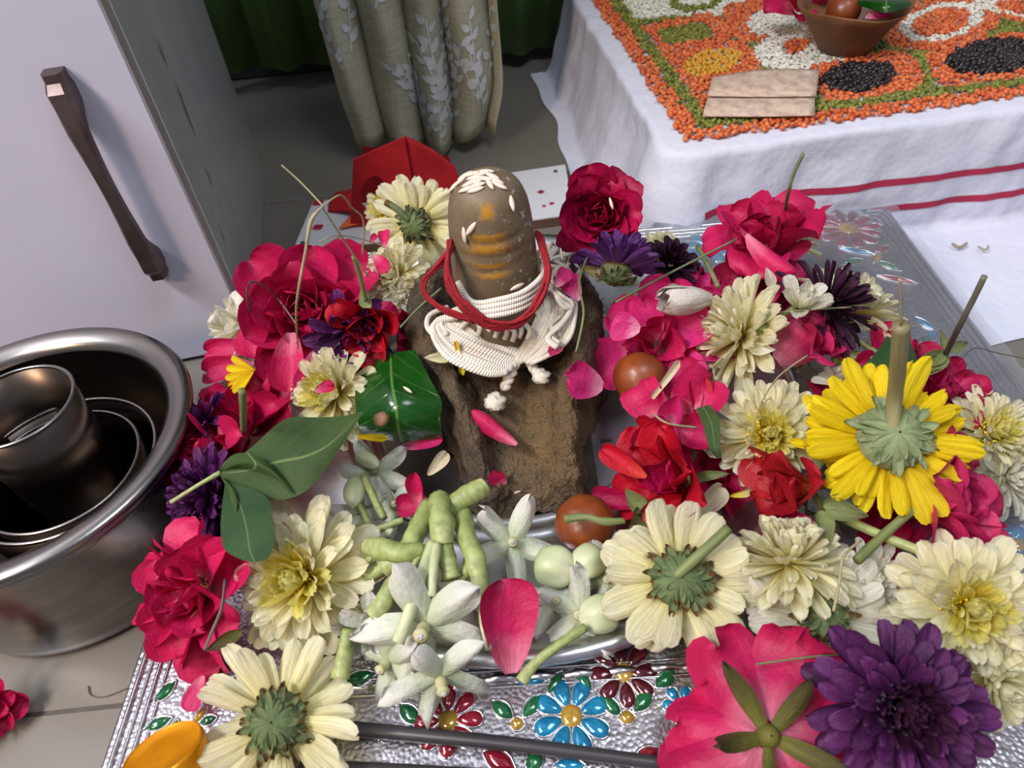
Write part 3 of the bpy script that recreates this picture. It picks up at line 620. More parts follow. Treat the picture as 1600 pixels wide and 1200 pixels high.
mobj('rim', lathe([(7.78, 7.35), (8.05, 7.4), (8.2, 7.55), (8.2, 7.75), (8.05, 7.9), (7.95, 7.98), (8.1, 8.05), (8.5, 8.2), (8.62, 8.4), (8.5, 8.6), (8.1, 8.68), (7.5, 8.5), (7.25, 8.3), (7.15, 8.0)], 96), m_pot, pot)
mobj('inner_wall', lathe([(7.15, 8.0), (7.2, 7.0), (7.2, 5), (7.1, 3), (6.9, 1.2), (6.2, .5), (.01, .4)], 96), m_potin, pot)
def vessel(name, lab, cat, cx, cy, z0, r0, r1, h, th, lip):
    o = thing(name, lab, cat, Matrix.Translation(Vector((cx, cy, z0)) * S))
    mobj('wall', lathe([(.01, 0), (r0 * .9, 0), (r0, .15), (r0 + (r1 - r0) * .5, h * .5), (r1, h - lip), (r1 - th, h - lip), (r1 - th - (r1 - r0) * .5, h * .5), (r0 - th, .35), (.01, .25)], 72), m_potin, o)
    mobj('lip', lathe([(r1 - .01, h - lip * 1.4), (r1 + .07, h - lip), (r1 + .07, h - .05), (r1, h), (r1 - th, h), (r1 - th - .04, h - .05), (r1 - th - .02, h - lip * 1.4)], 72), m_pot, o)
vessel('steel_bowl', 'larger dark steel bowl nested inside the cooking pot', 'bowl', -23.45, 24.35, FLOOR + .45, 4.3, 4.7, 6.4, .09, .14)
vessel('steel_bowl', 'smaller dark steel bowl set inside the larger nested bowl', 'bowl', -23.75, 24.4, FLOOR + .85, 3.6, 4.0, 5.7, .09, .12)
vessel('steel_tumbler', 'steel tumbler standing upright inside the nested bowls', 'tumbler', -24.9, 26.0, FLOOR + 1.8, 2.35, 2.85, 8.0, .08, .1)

# ================================================================== CLAY LINGAM ON ITS BASE
LX = P(772, 400, Y=29).x; LY = 29.0
m_clay, nt, nn, L, b = mat_new('damp_clay'); oc = objc(nt); n1 = noise_t(nt, oc, 45, 6, .65); n2 = noise_t(nt, oc, 260, 4, .7); n3 = noise_t(nt, oc, 14, 3)
c = ramp(nt, [(.3, (56, 45, 34)), (.5, (84, 68, 50)), (.72, (112, 92, 66))], n1); c = mixc(nt, ramp(nt, [(.45, (0.0,) * 3), (.62, (.55,) * 3)], n3), c, (118, 90, 52)); c = mixc(nt, ramp(nt, [(.70, (0.0,) * 3), (.76, (.8,) * 3)], n2), c, (176, 160, 136))
L.new(c, b.inputs['Base Color']); b.inputs['Roughness'].default_value = .62; ad = N(nt, 'ShaderNodeMath', operation='MULTIPLY_ADD'); L.new(n2, ad.inputs[0]); ad.inputs[1].default_value = .5; L.new(n1, ad.inputs[2]); L.new(bumpn(nt, ad.outputs[0], 1.0, .009), b.inputs['Normal'])
m_shaft, nt, nn, L, b = mat_new('clay_shaft'); oc = objc(nt); sep = N(nt, 'ShaderNodeSeparateXYZ'); L.new(oc, sep.inputs[0])
n1 = noise_t(nt, oc, 50, 5, .6); n2 = noise_t(nt, oc, 240, 4, .75); n3 = noise_t(nt, oc, 380, 5, .7)
c = ramp(nt, [(.3, (92, 77, 57)), (.7, (118, 101, 78))], n1)
def band(z0, hw, x0, xw):
    """smear of yellow paste: object-space band in z and x, frayed by noise"""
    a = N(nt, 'ShaderNodeMath', operation='SUBTRACT'); L.new(sep.outputs[2], a.inputs[0]); a.inputs[1].default_value = z0 * S
    a2 = N(nt, 'ShaderNodeMath', operation='ABSOLUTE'); L.new(a.outputs[0], a2.inputs[0]); a3 = N(nt, 'ShaderNodeMath', operation='DIVIDE'); L.new(a2.outputs[0], a3.inputs[0]); a3.inputs[1].default_value = hw * S
    x = N(nt, 'ShaderNodeMath', operation='SUBTRACT'); L.new(sep.outputs[0], x.inputs[0]); x.inputs[1].default_value = x0 * S
    x2 = N(nt, 'ShaderNodeMath', operation='ABSOLUTE'); L.new(x.outputs[0], x2.inputs[0]); x3 = N(nt, 'ShaderNodeMath', operation='DIVIDE'); L.new(x2.outputs[0], x3.inputs[0]); x3.inputs[1].default_value = xw * S
    mxx = N(nt, 'ShaderNodeMath', operation='MAXIMUM'); L.new(a3.outputs[0], mxx.inputs[0]); L.new(x3.outputs[0], mxx.inputs[1])
    s = N(nt, 'ShaderNodeMath', operation='MULTIPLY_ADD'); L.new(n3, s.inputs[0]); s.inputs[1].default_value = -1.6; L.new(mxx.outputs[0], s.inputs[2])
    r = N(nt, 'ShaderNodeMapRange'); L.new(s.outputs[0], r.inputs[0]); r.inputs[1].default_value = .2; r.inputs[2].default_value = -.5
    y = N(nt, 'ShaderNodeMath', operation='LESS_THAN'); L.new(sep.outputs[1], y.inputs[0]); y.inputs[1].default_value = 0.0
    m = N(nt, 'ShaderNodeMath', operation='MULTIPLY'); L.new(r.outputs[0], m.inputs[0]); L.new(y.outputs[0], m.inputs[1]); return m.outputs[0]
for (z0, hw, x0, xw) in ((11.55, .3, -.15, .95), (11.0, .34, -.15, 1.05), (12.8, .4, -.1, .42), (10.1, .22, -.15, 1.0), (9.6, .2, -.15, .9)):
    c = mixc(nt, band(z0, hw, x0, xw), c, (168, 118, 26))
ash = ramp(nt, [(.6, (0.0,) * 3), (.66, (.9,) * 3)], n2); xg = N(nt, 'ShaderNodeMapRange'); L.new(sep.outputs[0], xg.inputs[0]); xg.inputs[1].default_value = -.004; xg.inputs[2].default_value = .012
mm = mixc(nt, 1.0, ash, xg.outputs[0], 'MULTIPLY'); c = mixc(nt, mm, c, (206, 200, 190))
L.new(c, b.inputs['Base Color']); b.inputs['Roughness'].default_value = .55; L.new(bumpn(nt, n1, .35, .002), b.inputs['Normal'])

ling = thing('clay_lingam', 'brown clay lingam on a rough grooved clay base with yellow paste marks', 'lingam', Matrix.Translation(Vector((LX, LY, .28)) * S)); lo = Vector((LX, LY, .28))
secs = [(20.0, 2.2, .5, .4, .35), (20.4, 2.4, 1.5, 1.0, .32), (21.2, 2.5, 2.7, 1.9, .3), (22.4, 2.65, 3.5, 2.4, .25), (24.0, 3.0, 4.2, 2.9, .2), (26.0, 3.8, 5.0, 3.6, .15), (28.0, 4.75, 5.6, 4.2, .05), (30.0, 5.0, 5.9, 4.4, 0), (32.0, 4.7, 6.0, 4.5, 0), (33.8, 3.6, 5.9, 4.6, 0), (34.8, 2.2, 5.0, 4.2, 0), (35.1, 1.2, 1.5, 1.2, 0)]
rows = []
for (y, hw, h, ch, xo) in secs:
    x0 = LX + xo + .1
    ch -= .45 * min(1, h / 3)
    pr_ = [(-1.16, .3), (-1.14, .35 * h), (-1.08, .72 * h), (-1.0, .96 * h), (-.88, h * 1.03), (-.74, .93 * h + .07 * ch), (-.56, .25 * h + .75 * ch), (-.3, ch + .03), (0, ch), (.3, ch + .03), (.56, .25 * h + .75 * ch), (.74, .93 * h + .07 * ch), (.88, h * 1.03), (1.0, .96 * h), (1.08, .72 * h), (1.14, .35 * h), (1.16, .3)]
    rows.append([Vector((x0 + a * hw, y, max(z, .3))) for a, z in pr_])
bv, bf, bu = patch(rows, 9)
bv = [v + Vector((noise.noise(v * .9), noise.noise(v * .9 + Vector((9, 0, 0))), noise.noise(v * .9 + Vector((0, 9, 0))))) * .28 + Vector((noise.noise(v * 2.7), noise.noise(v * 2.7 + Vector((9, 0, 0))), noise.noise(v * 2.7 + Vector((0, 9, 0))))) * .1 + Vector((noise.noise(v * 6), noise.noise(v * 6 + Vector((9, 0, 0))), noise.noise(v * 6 + Vector((0, 9, 0))))) * .1 for v in bv]
bv = [Vector((v.x, v.y, max(v.z, .3))) for v in bv]
mobj('clay_base', rel((bv, bf, bu), lo), m_clay, ling)
prof = [(2.2, 3.6), (2.24, 5), (2.22, 6.5), (2.17, 8), (2.1, 9.5), (2.04, 10.8), (1.97, 11.8), (1.82, 12.7), (1.5, 13.4), (1.05, 13.78), (.5, 13.95), (.01, 14.0)]
pr2 = [(v.x, v.y) for v in cr([(r, z, 0) for r, z in prof], 6)]
def shaft_j(p, a, i):
    r = Vector((p.x, p.y, 0)); k = 1 + .025 * noise.noise(Vector((cos(a), sin(a), p.z * .25)) * 1.1)
    fr_ = max(0, -sin(a)) ** 1.5
    for gz in (11.6, 10.9, 10.2): k -= .06 * fr_ * math.exp(-((p.z - (gz - .28) - .1 * cos(a)) / .13) ** 2) * (1 if abs(cos(a)) < .75 else .2)
    return Vector((p.x * k, p.y * k, p.z))
mobj('clay_shaft', lathe([(r, z - .28) for r, z in pr2], 72, 0, 0, shaft_j), m_shaft, ling)
# lump of yellow paste
# rice on the dome and shaft ---------------------------------------------
m_rice = plain_mat('rice_pinkish', (214, 190, 174), (228, 210, 196), 300, .5, .1)
ricev = []
for i in range(7):
    for j in range(8):
        t = i / 6; r = .13 * sin(pi * (.04 + .92 * t)) ** .7; ricev.append(Vector(((t - .5) * .78, cos(2 * pi * j / 8) * r, sin(2 * pi * j / 8) * r * .75)))
rice_me = new_mesh('rice_grain', ricev, grid_faces(7, 8, True) + [tuple(range(7, -1, -1)), tuple(range(48, 56))], m_rice)
def shaft_hit(x, y):
    """first point of the shaft's surface under a pixel"""
    d = ray(x, y).normalized(); best = None
    for k in range(600):
        p = CAM + d * (22 + k * .04)
        z = p.z
        if z > 14.0 or z < 5: continue
        r = next((prof[i][0] + (prof[i + 1][0] - prof[i][0]) * (z - prof[i][1]) / (prof[i + 1][1] - prof[i][1]) for i in range(len(prof) - 1) if prof[i][1] <= z <= prof[i + 1][1]), 0)
        if (p.x - LX) ** 2 + (p.y - LY) ** 2 <= r * r: return p
    return None
def rice_at(x, y, ang, lab, grp=None, p=None, s=1.0, lift=.07):
    p = p or shaft_hit(x, y)
    if p is None: return
    n = Vector((p.x - LX, p.y - LY, max(0, (p.z - 11.6)) * 1.1)).normalized(); xd = (RT * cos(ang) + UP * sin(ang))
    o = link('rice_grain', rice_me, None, place(p + n * lift, basis(n, n.cross(xd)), s)); tag(o, lab, 'rice grain', grp)
random.seed(11)
for (x, y, a) in ((712, 292, .6), (722, 283, .9), (730, 297, .1), (735, 288, .3), (742, 280, -.1), (746, 291, .2), (752, 274, .3), (758, 281, -.3), (765, 288, -1.2), (775, 284, -.5), (780, 291, -.5), (748, 285, 1.0), (738, 274, .2), (760, 270, -.2), (728, 276, .5), (769, 277, -.7), (744, 298, .2)):
    rice_at(x, y, a, 'pale rice grain in the heap on top of the clay lingam', 'rice heap on the lingam top')
rice_at(727, 367, 1.3, 'left one of the two rice grains on the lingam face'); rice_at(737, 357, .8, 'right one of the two rice grains on the lingam face'); rice_at(799, 318, -1.4, 'single upright rice grain on the right shoulder of the lingam'); rice_at(807, 447, .2, 'pinkish rice grain at the foot of the lingam shaft above the cotton threads')

# cotton garland -----------------------------------------------------------
m_cot, nt, nn, L, b = mat_new('cotton_yarn'); uv = N(nt, 'ShaderNodeUVMap'); v = N(nt, 'ShaderNodeVectorMath', operation='MULTIPLY'); L.new(uv.outputs[0], v.inputs[0]); v.inputs[1].default_value = (1, 34, 1)
wv = N(nt, 'ShaderNodeTexWave', bands_direction='DIAGONAL'); wv.inputs['Scale'].default_value = 1.0; wv.inputs['Distortion'].default_value = .6; L.new(v.outputs[0], wv.inputs[0]); n1 = noise_t(nt, objc(nt), 90, 3)
c = mixc(nt, 1.0, ramp(nt, [(.3, (226, 214, 196)), (.7, (242, 236, 224))], n1), ramp(nt, [(0, (.8,) * 3), (.6, (1.0,) * 3)], wv.outputs[0]), 'MULTIPLY'); L.new(c, b.inputs['Base Color']); b.inputs['Roughness'].default_value = .9; L.new(bumpn(nt, wv.outputs[0], .5, .0008), b.inputs['Normal'])
gar = thing('cotton_garland', 'cream cotton yarn garland hanging round the clay lingam', 'garland', Matrix.Translation(Vector((LX, LY - 3, 5)) * S)); go = Vector((LX, LY - 3, 5))
def strand(pts, r=.13, par=None, o=None, m=None, nm='strand'):
    return mobj(nm, rel(tube(pts, r, 7, 5), o or go), m or m_cot, par or gar)
random.seed(5)
def jz(v): return v + Vector((rnd(-.06, .06), rnd(-.06, .06), rnd(-.05, .1)))
for i in range(19):
    t = i / 18
    strand([jz(P(770 - 60 * t, 482 + 14 * t, 6.9)), jz(P(722 - 44 * t, 484 + 22 * t, 6.8)), jz(P(706 - 28 * t, 494 + 34 * t, 6.6)), jz(P(752 - 50 * t, 508 + 52 * t, 6.1)), jz(P(800 - 46 * t, 530 + 52 * t, 5.4)), jz(P(838 - 50 * t, 548 + 38 * t, 4.9))], .15)
for i in range(11):
    t = i / 10
    strand([jz(P(836 + 62 * t, 462 + 4 * t, 7.1)), jz(P(842 + 58 * t, 480 + 12 * t, 6.8)), jz(P(834 + 56 * t, 508 + 18 * t, 6.3)), jz(P(818 + 46 * t, 538 + 12 * t, 5.7)), jz(P(806 + 26 * t, 566 + 2 * t, 5.0))], .14)
for i in range(4):
    strand([P(715, 440 + 5 * i, Y=27.2), P(738, 472 + 7 * i, Y=26.3 - .15 * i), P(780, 468 + 8 * i, Y=26.2 - .15 * i), P(818, 456 + 8 * i, Y=26.5 - .1 * i), P(846, 432 + 8 * i, Y=27.4), P(856, 405 + 6 * i, Y=28.6)], .14)
for i in range(16):
    x, y = rnd(858, 902), rnd(395, 490)
    strand([P(845, 380 + 5 * i, 8.0), P(x - 8, y - 15, 7.7), P(x + 10, y, 7.3), P(x - 5, y + 25, 7.0), P(x - 25, y + 45, 6.8), P(x - 10, y + 60, 6.5)], .12)
for i in range(16):
    x, y = rnd(735, 845), rnd(478, 520); strand([P(x - 22, y + 5, 6.6), P(x - 6, y - 8, 6.9), P(x + 8, y + 3, 6.7), P(x + 4, y + 18, 6.3)], .13)
strand([P(700, 480, 6.8), P(672, 492, 6.9), P(668, 512, 6.7), P(684, 526, 6.5), P(700, 520, 6.6)], .14)
def plait(pts, r, nm):
    c_ = cr([tuple(p) for p in pts], 8); n = len(c_)
    for k in range(2):
        q_ = []
        for i, p in enumerate(c_):
            t = (c_[min(i + 1, n - 1)] - c_[max(0, i - 1)]).normalized(); u = t.cross(Vector((0, -.6, .8))).normalized(); v = t.cross(u); a = i * .9 + k * pi; q_.append(p + (u * cos(a) + v * sin(a)) * r * .8)
        mobj(nm, rel(tube(q_, r, 7, 2), go), m_cot, gar)
plait([P(808, 560, 5.0), P(798, 585, 4.5), P(788, 607, 4.1)], .17, 'plaited_tail'); plait([P(826, 548, 5.2), P(830, 570, 4.6), P(842, 584, 4.4)], .16, 'plaited_tail')
for (x, y, z, r) in ((774, 628, 3.9, .42), (846, 588, 4.3, .36)):
    p = P(x, y, z); V_, Fs, U_ = lathe([(.01, -.9 * r)] + [(r * cos(a) * 1.25, r * sin(a) * .9) for a in [(-1 + 2 * i / 8) * 1.3 for i in range(9)]] + [(.01, r * .9)], 14)
    V_ = [Vector(v) * (1 + .22 * sin(v[2] * 16 + 3 * atan2(v[1], v[0]))) + p for v in V_]; mobj('knot', rel((V_, Fs, U_), go), m_cot, gar)
m_rth = uvlen_mat('red_thread', (150, 14, 30), (164, 20, 36), .85, .45, (3, 60), .5)
rt_ = thing('red_thread', 'crimson sacred thread looped loosely round the clay lingam', 'thread', Matrix.Translation(Vector((LX, LY - 3, 6)) * S)); ro = Vector((LX, LY - 3, 6))
random.seed(9)
for i in range(12):
    j = lambda s=5: rnd(-s, s)
    strand([P(703 + j(3), 378 + j(4), Y=28.2), P(699 + j(3), 410 + j(4), Y=27.0), P(706 + j(6), 448 + j(6), Y=26.3), P(728 + j(7), 482 + j(7), Y=25.7), P(768 + j(7), 508 + j(7), Y=25.4), P(812 + j(7), 504 + j(7), Y=25.5), P(842 + j(6), 472 + j(6), Y=26.1), P(856 + j(4), 425 + j(4), Y=27.0), P(845 + j(4), 378 + j(4), Y=28.6), P(838, 362, Y=29.8)], .085, rt_, ro, m_rth)
for i in range(7):
    j = lambda s=4: rnd(-s, s)
    strand([P(706 + j(3), 386 + j(3), Y=28), P(686 + j(), 412 + j(), Y=27.2), P(663 + j(), 440 + j(), Y=27), P(668 + j(), 464 + j(), Y=26.6), P(698 + j(), 486 + j(), Y=26), P(742 + j(), 502 + j(), Y=25.6)], .085, rt_, ro, m_rth)

# ================================================================== FLOWER KIT (unit size, scaled by each flower's Empty)
def petal_geo(kind, W, curl, tipcurl, cup, ruffle=0.0, seed=0, nu=5, nv=7, notch=0.0, twist=0.0):
    rs = random.Random(seed); ph = rs.uniform(0, 6); V_, U_ = [], []; y = z = 0.0; th = 0.0
    vs = [(sin(pi / 2 * (i / (nv - 1))) if kind != 'strap' else i / (nv - 1)) * .995 for i in range(nv)]
    prev = 0.0; bend = rs.uniform(-.06, .06)
    for i, v in enumerate(vs):
        dv = v - prev; prev = v; th = curl * v + tipcurl * v ** 4
        y += cos(th) * dv; z += sin(th) * dv
        if kind == 'mum': w_ = W * (.34 + .66 * v ** .8) * max(0, 1 - v ** 7) ** .5
        elif kind == 'rose': w_ = W * (.16 + .84 * v ** .62) * max(0, 1 - v ** 6) ** .45
        elif kind == 'leaf': w_ = W * sin(pi * min(1, .05 + .95 * v ** .72)) ** .9
        elif kind == 'sepal': w_ = W * (1 - v) ** .8 * (.45 + 1.5 * v)
        elif kind == 'crown': w_ = W * (.7 + .5 * v) * max(0, 1 - v ** 3.2) ** .6
        else: w_ = W * (.5 + .5 * v) * max(0, 1 - v ** 10) ** .5
        for j in range(nu):
            u = -1 + 2 * j / (nu - 1); n_ = cup * w_ * u * u + (.13 * w_ * cos(2 * pi * u) * min(1, v * 2) if kind == 'mum' else 0) + ruffle * v * v * sin(ph + u * 3.2 + v * 2) + ruffle * .6 * v ** 3 * sin(ph * 2 + u * 6)
            yo = -notch * w_ * (1 - abs(u)) * v ** 8 if notch else 0
            x = w_ * u * (1 - .25 * abs(cup) * abs(u)) + bend * v * v; tw = twist * v
            V_.append(Vector((x * cos(tw), y - sin(th) * n_ + yo, z + cos(th) * n_ + x * sin(tw)))); U_.append(((u + 1) / 2, v))
    return V_, grid_faces(nv, nu), U_
_pc = {}
def petal_mesh(key, mat, *a, **k):
    kk = (key, mat.name)
    if kk not in _pc:
        g = petal_geo(*a, **k); _pc[kk] = new_mesh(key, g[0], g[1], mat, g[2], True, 1.0)
    return _pc[kk]
def Mloc(phi, r0, z0, elev, s, roll=0.0, wx=1.0):
    return Matrix.Rotation(phi, 4, 'Z') @ Matrix.Translation((0, r0, z0)) @ Matrix.Rotation(elev, 4, 'X') @ Matrix.Rotation(roll, 4, 'Y') @ Matrix.Diagonal((s * wx, s, s, 1))

M_CREAM = petal_mat('petal_cream', (248, 230, 110), (251, 243, 190), (251, 246, 216), .46)
M_WHITE = petal_mat('petal_white', (240, 236, 190), (249, 246, 222), (251, 248, 236), .46)
M_LEMON = petal_mat('petal_lemon', (252, 220, 16), (253, 238, 90), (253, 246, 166), .5)
M_YEL = petal_mat('petal_yellow', (240, 190, 6), (250, 216, 8), (252, 224, 24), .36)
M_PURP = petal_mat('petal_purple', (44, 10, 48), (84, 26, 88), (104, 42, 108), .15, var=.3)
M_VIO = petal_mat('petal_violet', (120, 84, 130), (106, 58, 128), (94, 46, 116), .15, var=.25)
M_DARKP = petal_mat('petal_dark_purple', (36, 10, 30), (52, 16, 44), (62, 24, 54), .08, var=.3)
M_PLUM = petal_mat('petal_plum', (34, 6, 40), (70, 20, 74), (96, 42, 96), .1, var=.3)
M_PINK = petal_mat('rose_pink', (230, 128, 156), (202, 31, 93), (194, 25, 83), .22, .5, .18, .15, veins=9)
M_MAG = petal_mat('rose_magenta', (244, 170, 196), (226, 54, 134), (220, 44, 120), .25, .5, .15, .15, veins=9)
M_CRIM = petal_mat('rose_crimson', (160, 24, 70), (182, 14, 76), (170, 10, 66), .18, .5, .25, .15, veins=9)
M_RED = petal_mat('rose_red', (196, 60, 50), (186, 16, 40), (176, 10, 38), .18, .5, .2, .15, veins=9)
M_ORR = petal_mat('rose_orange_red', (226, 120, 80), (178, 34, 40), (158, 20, 36), .18, .5, .15, .15, veins=9)
M_ROSEP = petal_mat('rose_dusky_pink', (220, 130, 150), (200, 52, 104), (190, 38, 94), .2, .5, .2, .18, veins=9)
M_CROWN = petal_mat('crown_petal', (186, 196, 158), (214, 218, 200), (224, 220, 216), .25, .5, .1, .12, veins=6)
M_DRY = petal_mat('dry_petal', (206, 190, 150), (222, 210, 180), (214, 196, 166), .25, .6, .12, .3)
M_CALYX = petal_mat('calyx_green', (92, 108, 66), (108, 124, 84), (122, 120, 78), .08, .7, .2, .35, edge=(104, 78, 40))
M_CALYXF = petal_mat('calyx_fuzzy', (150, 164, 120), (138, 152, 108), (160, 168, 128), .08, .8, .2, .35)
M_SEPAL = petal_mat('sepal_green', (128, 140, 84), (116, 124, 76), (110, 104, 66), .1, .6, .2, .35)
M_SEPALD = petal_mat('sepal_olive', (106, 104, 40), (84, 78, 34), (70, 56, 36), .08, .6, .2, .45)
M_STEM = uvlen_mat('stem_green', (128, 136, 84), (106, 116, 66), .55, .3, (9, 2))
M_STEMB = uvlen_mat('stem_bright', (140, 154, 88), (168, 176, 114), .5, .4, (5, 9))
M_STEMW = uvlen_mat('stem_pale', (182, 190, 140), (196, 198, 160), .5, .25, (5, 6))
M_STEMP = uvlen_mat('stem_purple', (84, 54, 66), (110, 112, 92), .5, .3, (9, 2))
M_STEMG = uvlen_mat('stem_greyish', (146, 140, 96), (130, 120, 86), .5, .3, (9, 2))
M_DISC = grain_mat('disc_yellow', (246, 200, 14), (250, 214, 30), (252, 228, 70), .6)
M_DISCP = grain_mat('disc_plum', (22, 6, 24), (32, 8, 34), (46, 16, 48), .7)
M_STAM = grain_mat('stamens', (170, 96, 50), (196, 120, 60), (150, 60, 50), .6)

def disc_mesh(name, mat, R=.3, n=110, long=.09, h=.18):
    if (name,) in _pc: return _pc[(name,)]
    rs = random.Random(4); V_, Fs = [], []
    for i in range(n):
        t = (i + .5) / n; r = R * sqrt(t); a = i * 2.39996; z = h * (1 - t * .8); out = Vector((cos(a), sin(a), 0)); nrm = (out * t * .9 + Vector((0, 0, 1)) * (1.1 - t * .3)).normalized()
        nrm += Vector((rs.uniform(-.3, .3), rs.uniform(-.3, .3), 0)); s = Vector((-sin(a), cos(a), 0)); b0 = out * r + Vector((0, 0, z - .1)); tip = b0 + nrm * long * rs.uniform(.8, 1.5); w_ = .025; o = len(V_)
        md = b0 + nrm * long * .7
        V_ += [b0 - s * w_ * .6, b0 + s * w_ * .6, md + s * w_ + out * .012, md - s * w_ + out * .012, tip - out * .02, md - out * .02]
        Fs += [(o, o + 1, o + 2, o + 3), (o + 3, o + 2, o + 4), (o + 1, o, o + 5), (o + 2, o + 5, o + 4), (o + 5, o + 3, o + 4), (o + 1, o + 5, o + 2), (o + 5, o, o + 3)]
    me = new_mesh(name, V_, Fs, mat, None, True, 1.0); _pc[(name,)] = me; return me
def flower_root(name, lab, cat, x, y, z, r, n, spin, h, group=None):
    p = P(x, y, z); s = r * cmpx(p); n = Vector(n).normalized(); root = p - n * h * s
    return thing(name, lab, cat, place(root, basis(n, (0, 1, 0), spin), s * S), group), s
def stem_part(root, s, pts, r, mat, name='stem', taper=None):
    """stem in world points (cm), as a child of a scaled flower root"""
    g = tube(pts, [r] * len(pts) if not taper else taper, 9, 5, .06); Mi = root.matrix_basis.inverted()
    return link(name, new_mesh(name, [Mi @ (Vector(v) * S) for v in g[0]], g[1], mat, g[2], True, 1.0), root)
def mum(lab, x, y, z, r, n, mat, count=58, inner=None, disc=True, discmat=None, spin=None, back=False, stem=None, W=.15, e0=-4, e1=80, pw=1.15, lmin=.34, seed=1, cup=.55, calyx=True, stem_r=.28, stem_mat=None, cat='chrysanthemum', group=None, jit=1.0, discR=.26, notch=.2, arc=None, h=None, crs=1.0, calmat=None):
    rs = random.Random(seed * 17 + 3); W *= 1.6 if back else 1.42; cup *= .62; r *= 1.06; count = int(count * (1.22 if back else 1.34))
    if not back: lmin = min(.62, lmin + .1); r *= 1.05
    if back: lmin = max(lmin, .62); pw = 1.7; count = int(count * 1.15)
    root, s = flower_root('chrysanthemum', lab, cat, x, y, z, r, n, rs.uniform(0, 6) if spin is None else spin, h if h is not None else (.22 if not back else -.12), group)
    inner = inner or mat; jit *= 1.0 if not back else 1.7
    for i in range(count):
        t = i / max(1, count - 1); phi = i * 2.39996 + rs.uniform(-.12, .12) * jit
        if arc and not (arc[0] <= (phi % (2 * pi)) <= arc[1]): continue
        el = radians(e0 + (e1 - e0) * t ** pw + rs.uniform(-7, 7) * jit); ln = (1 - (1 - lmin) * t) * (rs.uniform(.88, 1.04) if not back else rs.uniform(.74, 1.06)) * .93
        zz = -.05 + .16 * t; v = rs.randrange(4); lay = 0 if t < .4 else (1 if t < .75 else 2); mt = mat if t < .6 else inner
        me = petal_mesh('petal_mum_%d_%d_%.2f' % (lay, v, W), mt, 'mum', W * (1, 1.02, 1.1)[lay], (.12, .35, .6)[lay] * (1 if v % 2 else .4), (-.25, .35, .7)[lay] * (1, .3, -.4, .8)[v], cup * (1.0, 1.2, 1.4)[lay], .03, seed=v * 7 + lay, notch=notch, nu=7)
        link('petal', me, root, Mloc(phi, .09 * (1 - t) + .02, zz, el, ln * .95, rs.uniform(-.3, .3) * jit))
    if disc and not back:
        discR *= 1.35
        dm = discmat or M_DISC; link('disc_florets', disc_mesh('disc_' + dm.name, dm), root, Matrix.Translation((0, 0, .12)) @ Matrix.Scale(discR / .3, 4))
    if back and calyx:
        g = lathe([(.01, -.30), (.09, -.30), (.19, -.25), (.26, -.17), (.29, -.08), (.27, .0), (.01, .02)], 20)
        link('calyx', new_mesh('calyx', [(v[0] * crs, v[1] * crs, v[2]) for v in g[0]], g[1], calmat or M_CALYX, g[2], True, 1.0), root)
        for k in range(34):
            lay = k % 2; me = petal_mesh('bract_%d' % (k % 3), calmat or M_CALYX, 'sepal', .36, -.35, .7 * (k % 3), -.6, .1, seed=k % 3)
            link('bract', me, root, Mloc(k * 2.39996 + rs.uniform(-.2, .2), (.06 + .15 * k / 34) * crs, -.29 + .13 * k / 34, radians(26 - 16 * k / 34 + rs.uniform(-10, 10)), rs.uniform(.13, .25) * crs, rs.uniform(-.3, .3)))
    if stem: stem_part(root, s, stem, stem_r, stem_mat or M_STEM)
    return root
def rose(lab, x, y, z, r, n, mat, count=20, inner=None, spin=None, open_=1.0, seed=1, back=False, stem=None, sepals=0, sepmat=None, e_in=86, e_out=14, W=.58, stamens=False, hip=False, cat='rose', stem_r=.25, stem_mat=None, lmin=.42, h=None, ruf=.05, sl=.55):
    rs = random.Random(seed * 29 + 5); r *= 1.12; root, s = flower_root('rose', lab, cat, x, y, z, r, n, rs.uniform(0, 6) if spin is None else spin, h if h is not None else (.35 if not back else -.05))
    inner = inner or mat
    for i in range(count):
        t = i / (count - 1)                                  # 0 inner .. 1 outer
        phi = i * 2.39996 + rs.uniform(-.2, .2); el = radians(e_in + (e_out - e_in) * t ** .85 + rs.uniform(-6, 6)); ln = lmin + (1 - lmin) * t ** .8
        lay = 0 if t < .3 else (1 if t < .65 else 2); v = rs.randrange(4); mt = inner if t < .35 else mat
        me = petal_mesh('petal_rose_%d_%d_%.2f_%.2f' % (lay, v, W, ruf), mt, 'rose', W * (.9, .95, 1.0)[lay], (.25, .35, .5)[lay], (-.3, -1.0, -1.7)[lay] * (1, .5, .8, 1.3)[v], (1.1, .75, .45)[lay], ruf * (1, 1.2, 1.5)[lay], seed=v * 5 + lay * 3 + 1, nu=9, nv=9)
        link('petal', me, root, Mloc(phi, .04 + .10 * t, .02 - .03 * t, el, ln, rs.uniform(-.22, .22)))
    if stamens: link('stamens', disc_mesh('disc_stamens', M_STAM, .2, 70, .22, .1), root, Matrix.Translation((0, 0, .12)))
    if hip: link('hip', new_mesh('hip', *lathe([(.01, -.2), (.06, -.19), (.1, -.12), (.115, -.04), (.1, .03), (.01, .05)], 16)[:2], sepmat or M_SEPAL, None, True, 1.0), root)
    for k in range(sepals):
        me = petal_mesh('sepal_%d' % (k % 3), sepmat or M_SEPAL, 'sepal', .22, -.5, -.6 + .8 * (k % 3), .5, .06, seed=k % 3, nu=5, nv=8, twist=.8 * (k % 3 - 1))
        link('sepal', me, root, Mloc(k * 2 * pi / max(1, sepals) + .4, .1, -.1, radians(-6 + rs.uniform(-14, 10)), sl * rs.uniform(.85, 1.15), rs.uniform(-.2, .2)))
    if stem: stem_part(root, s, stem, stem_r, stem_mat or M_STEM)
    return root
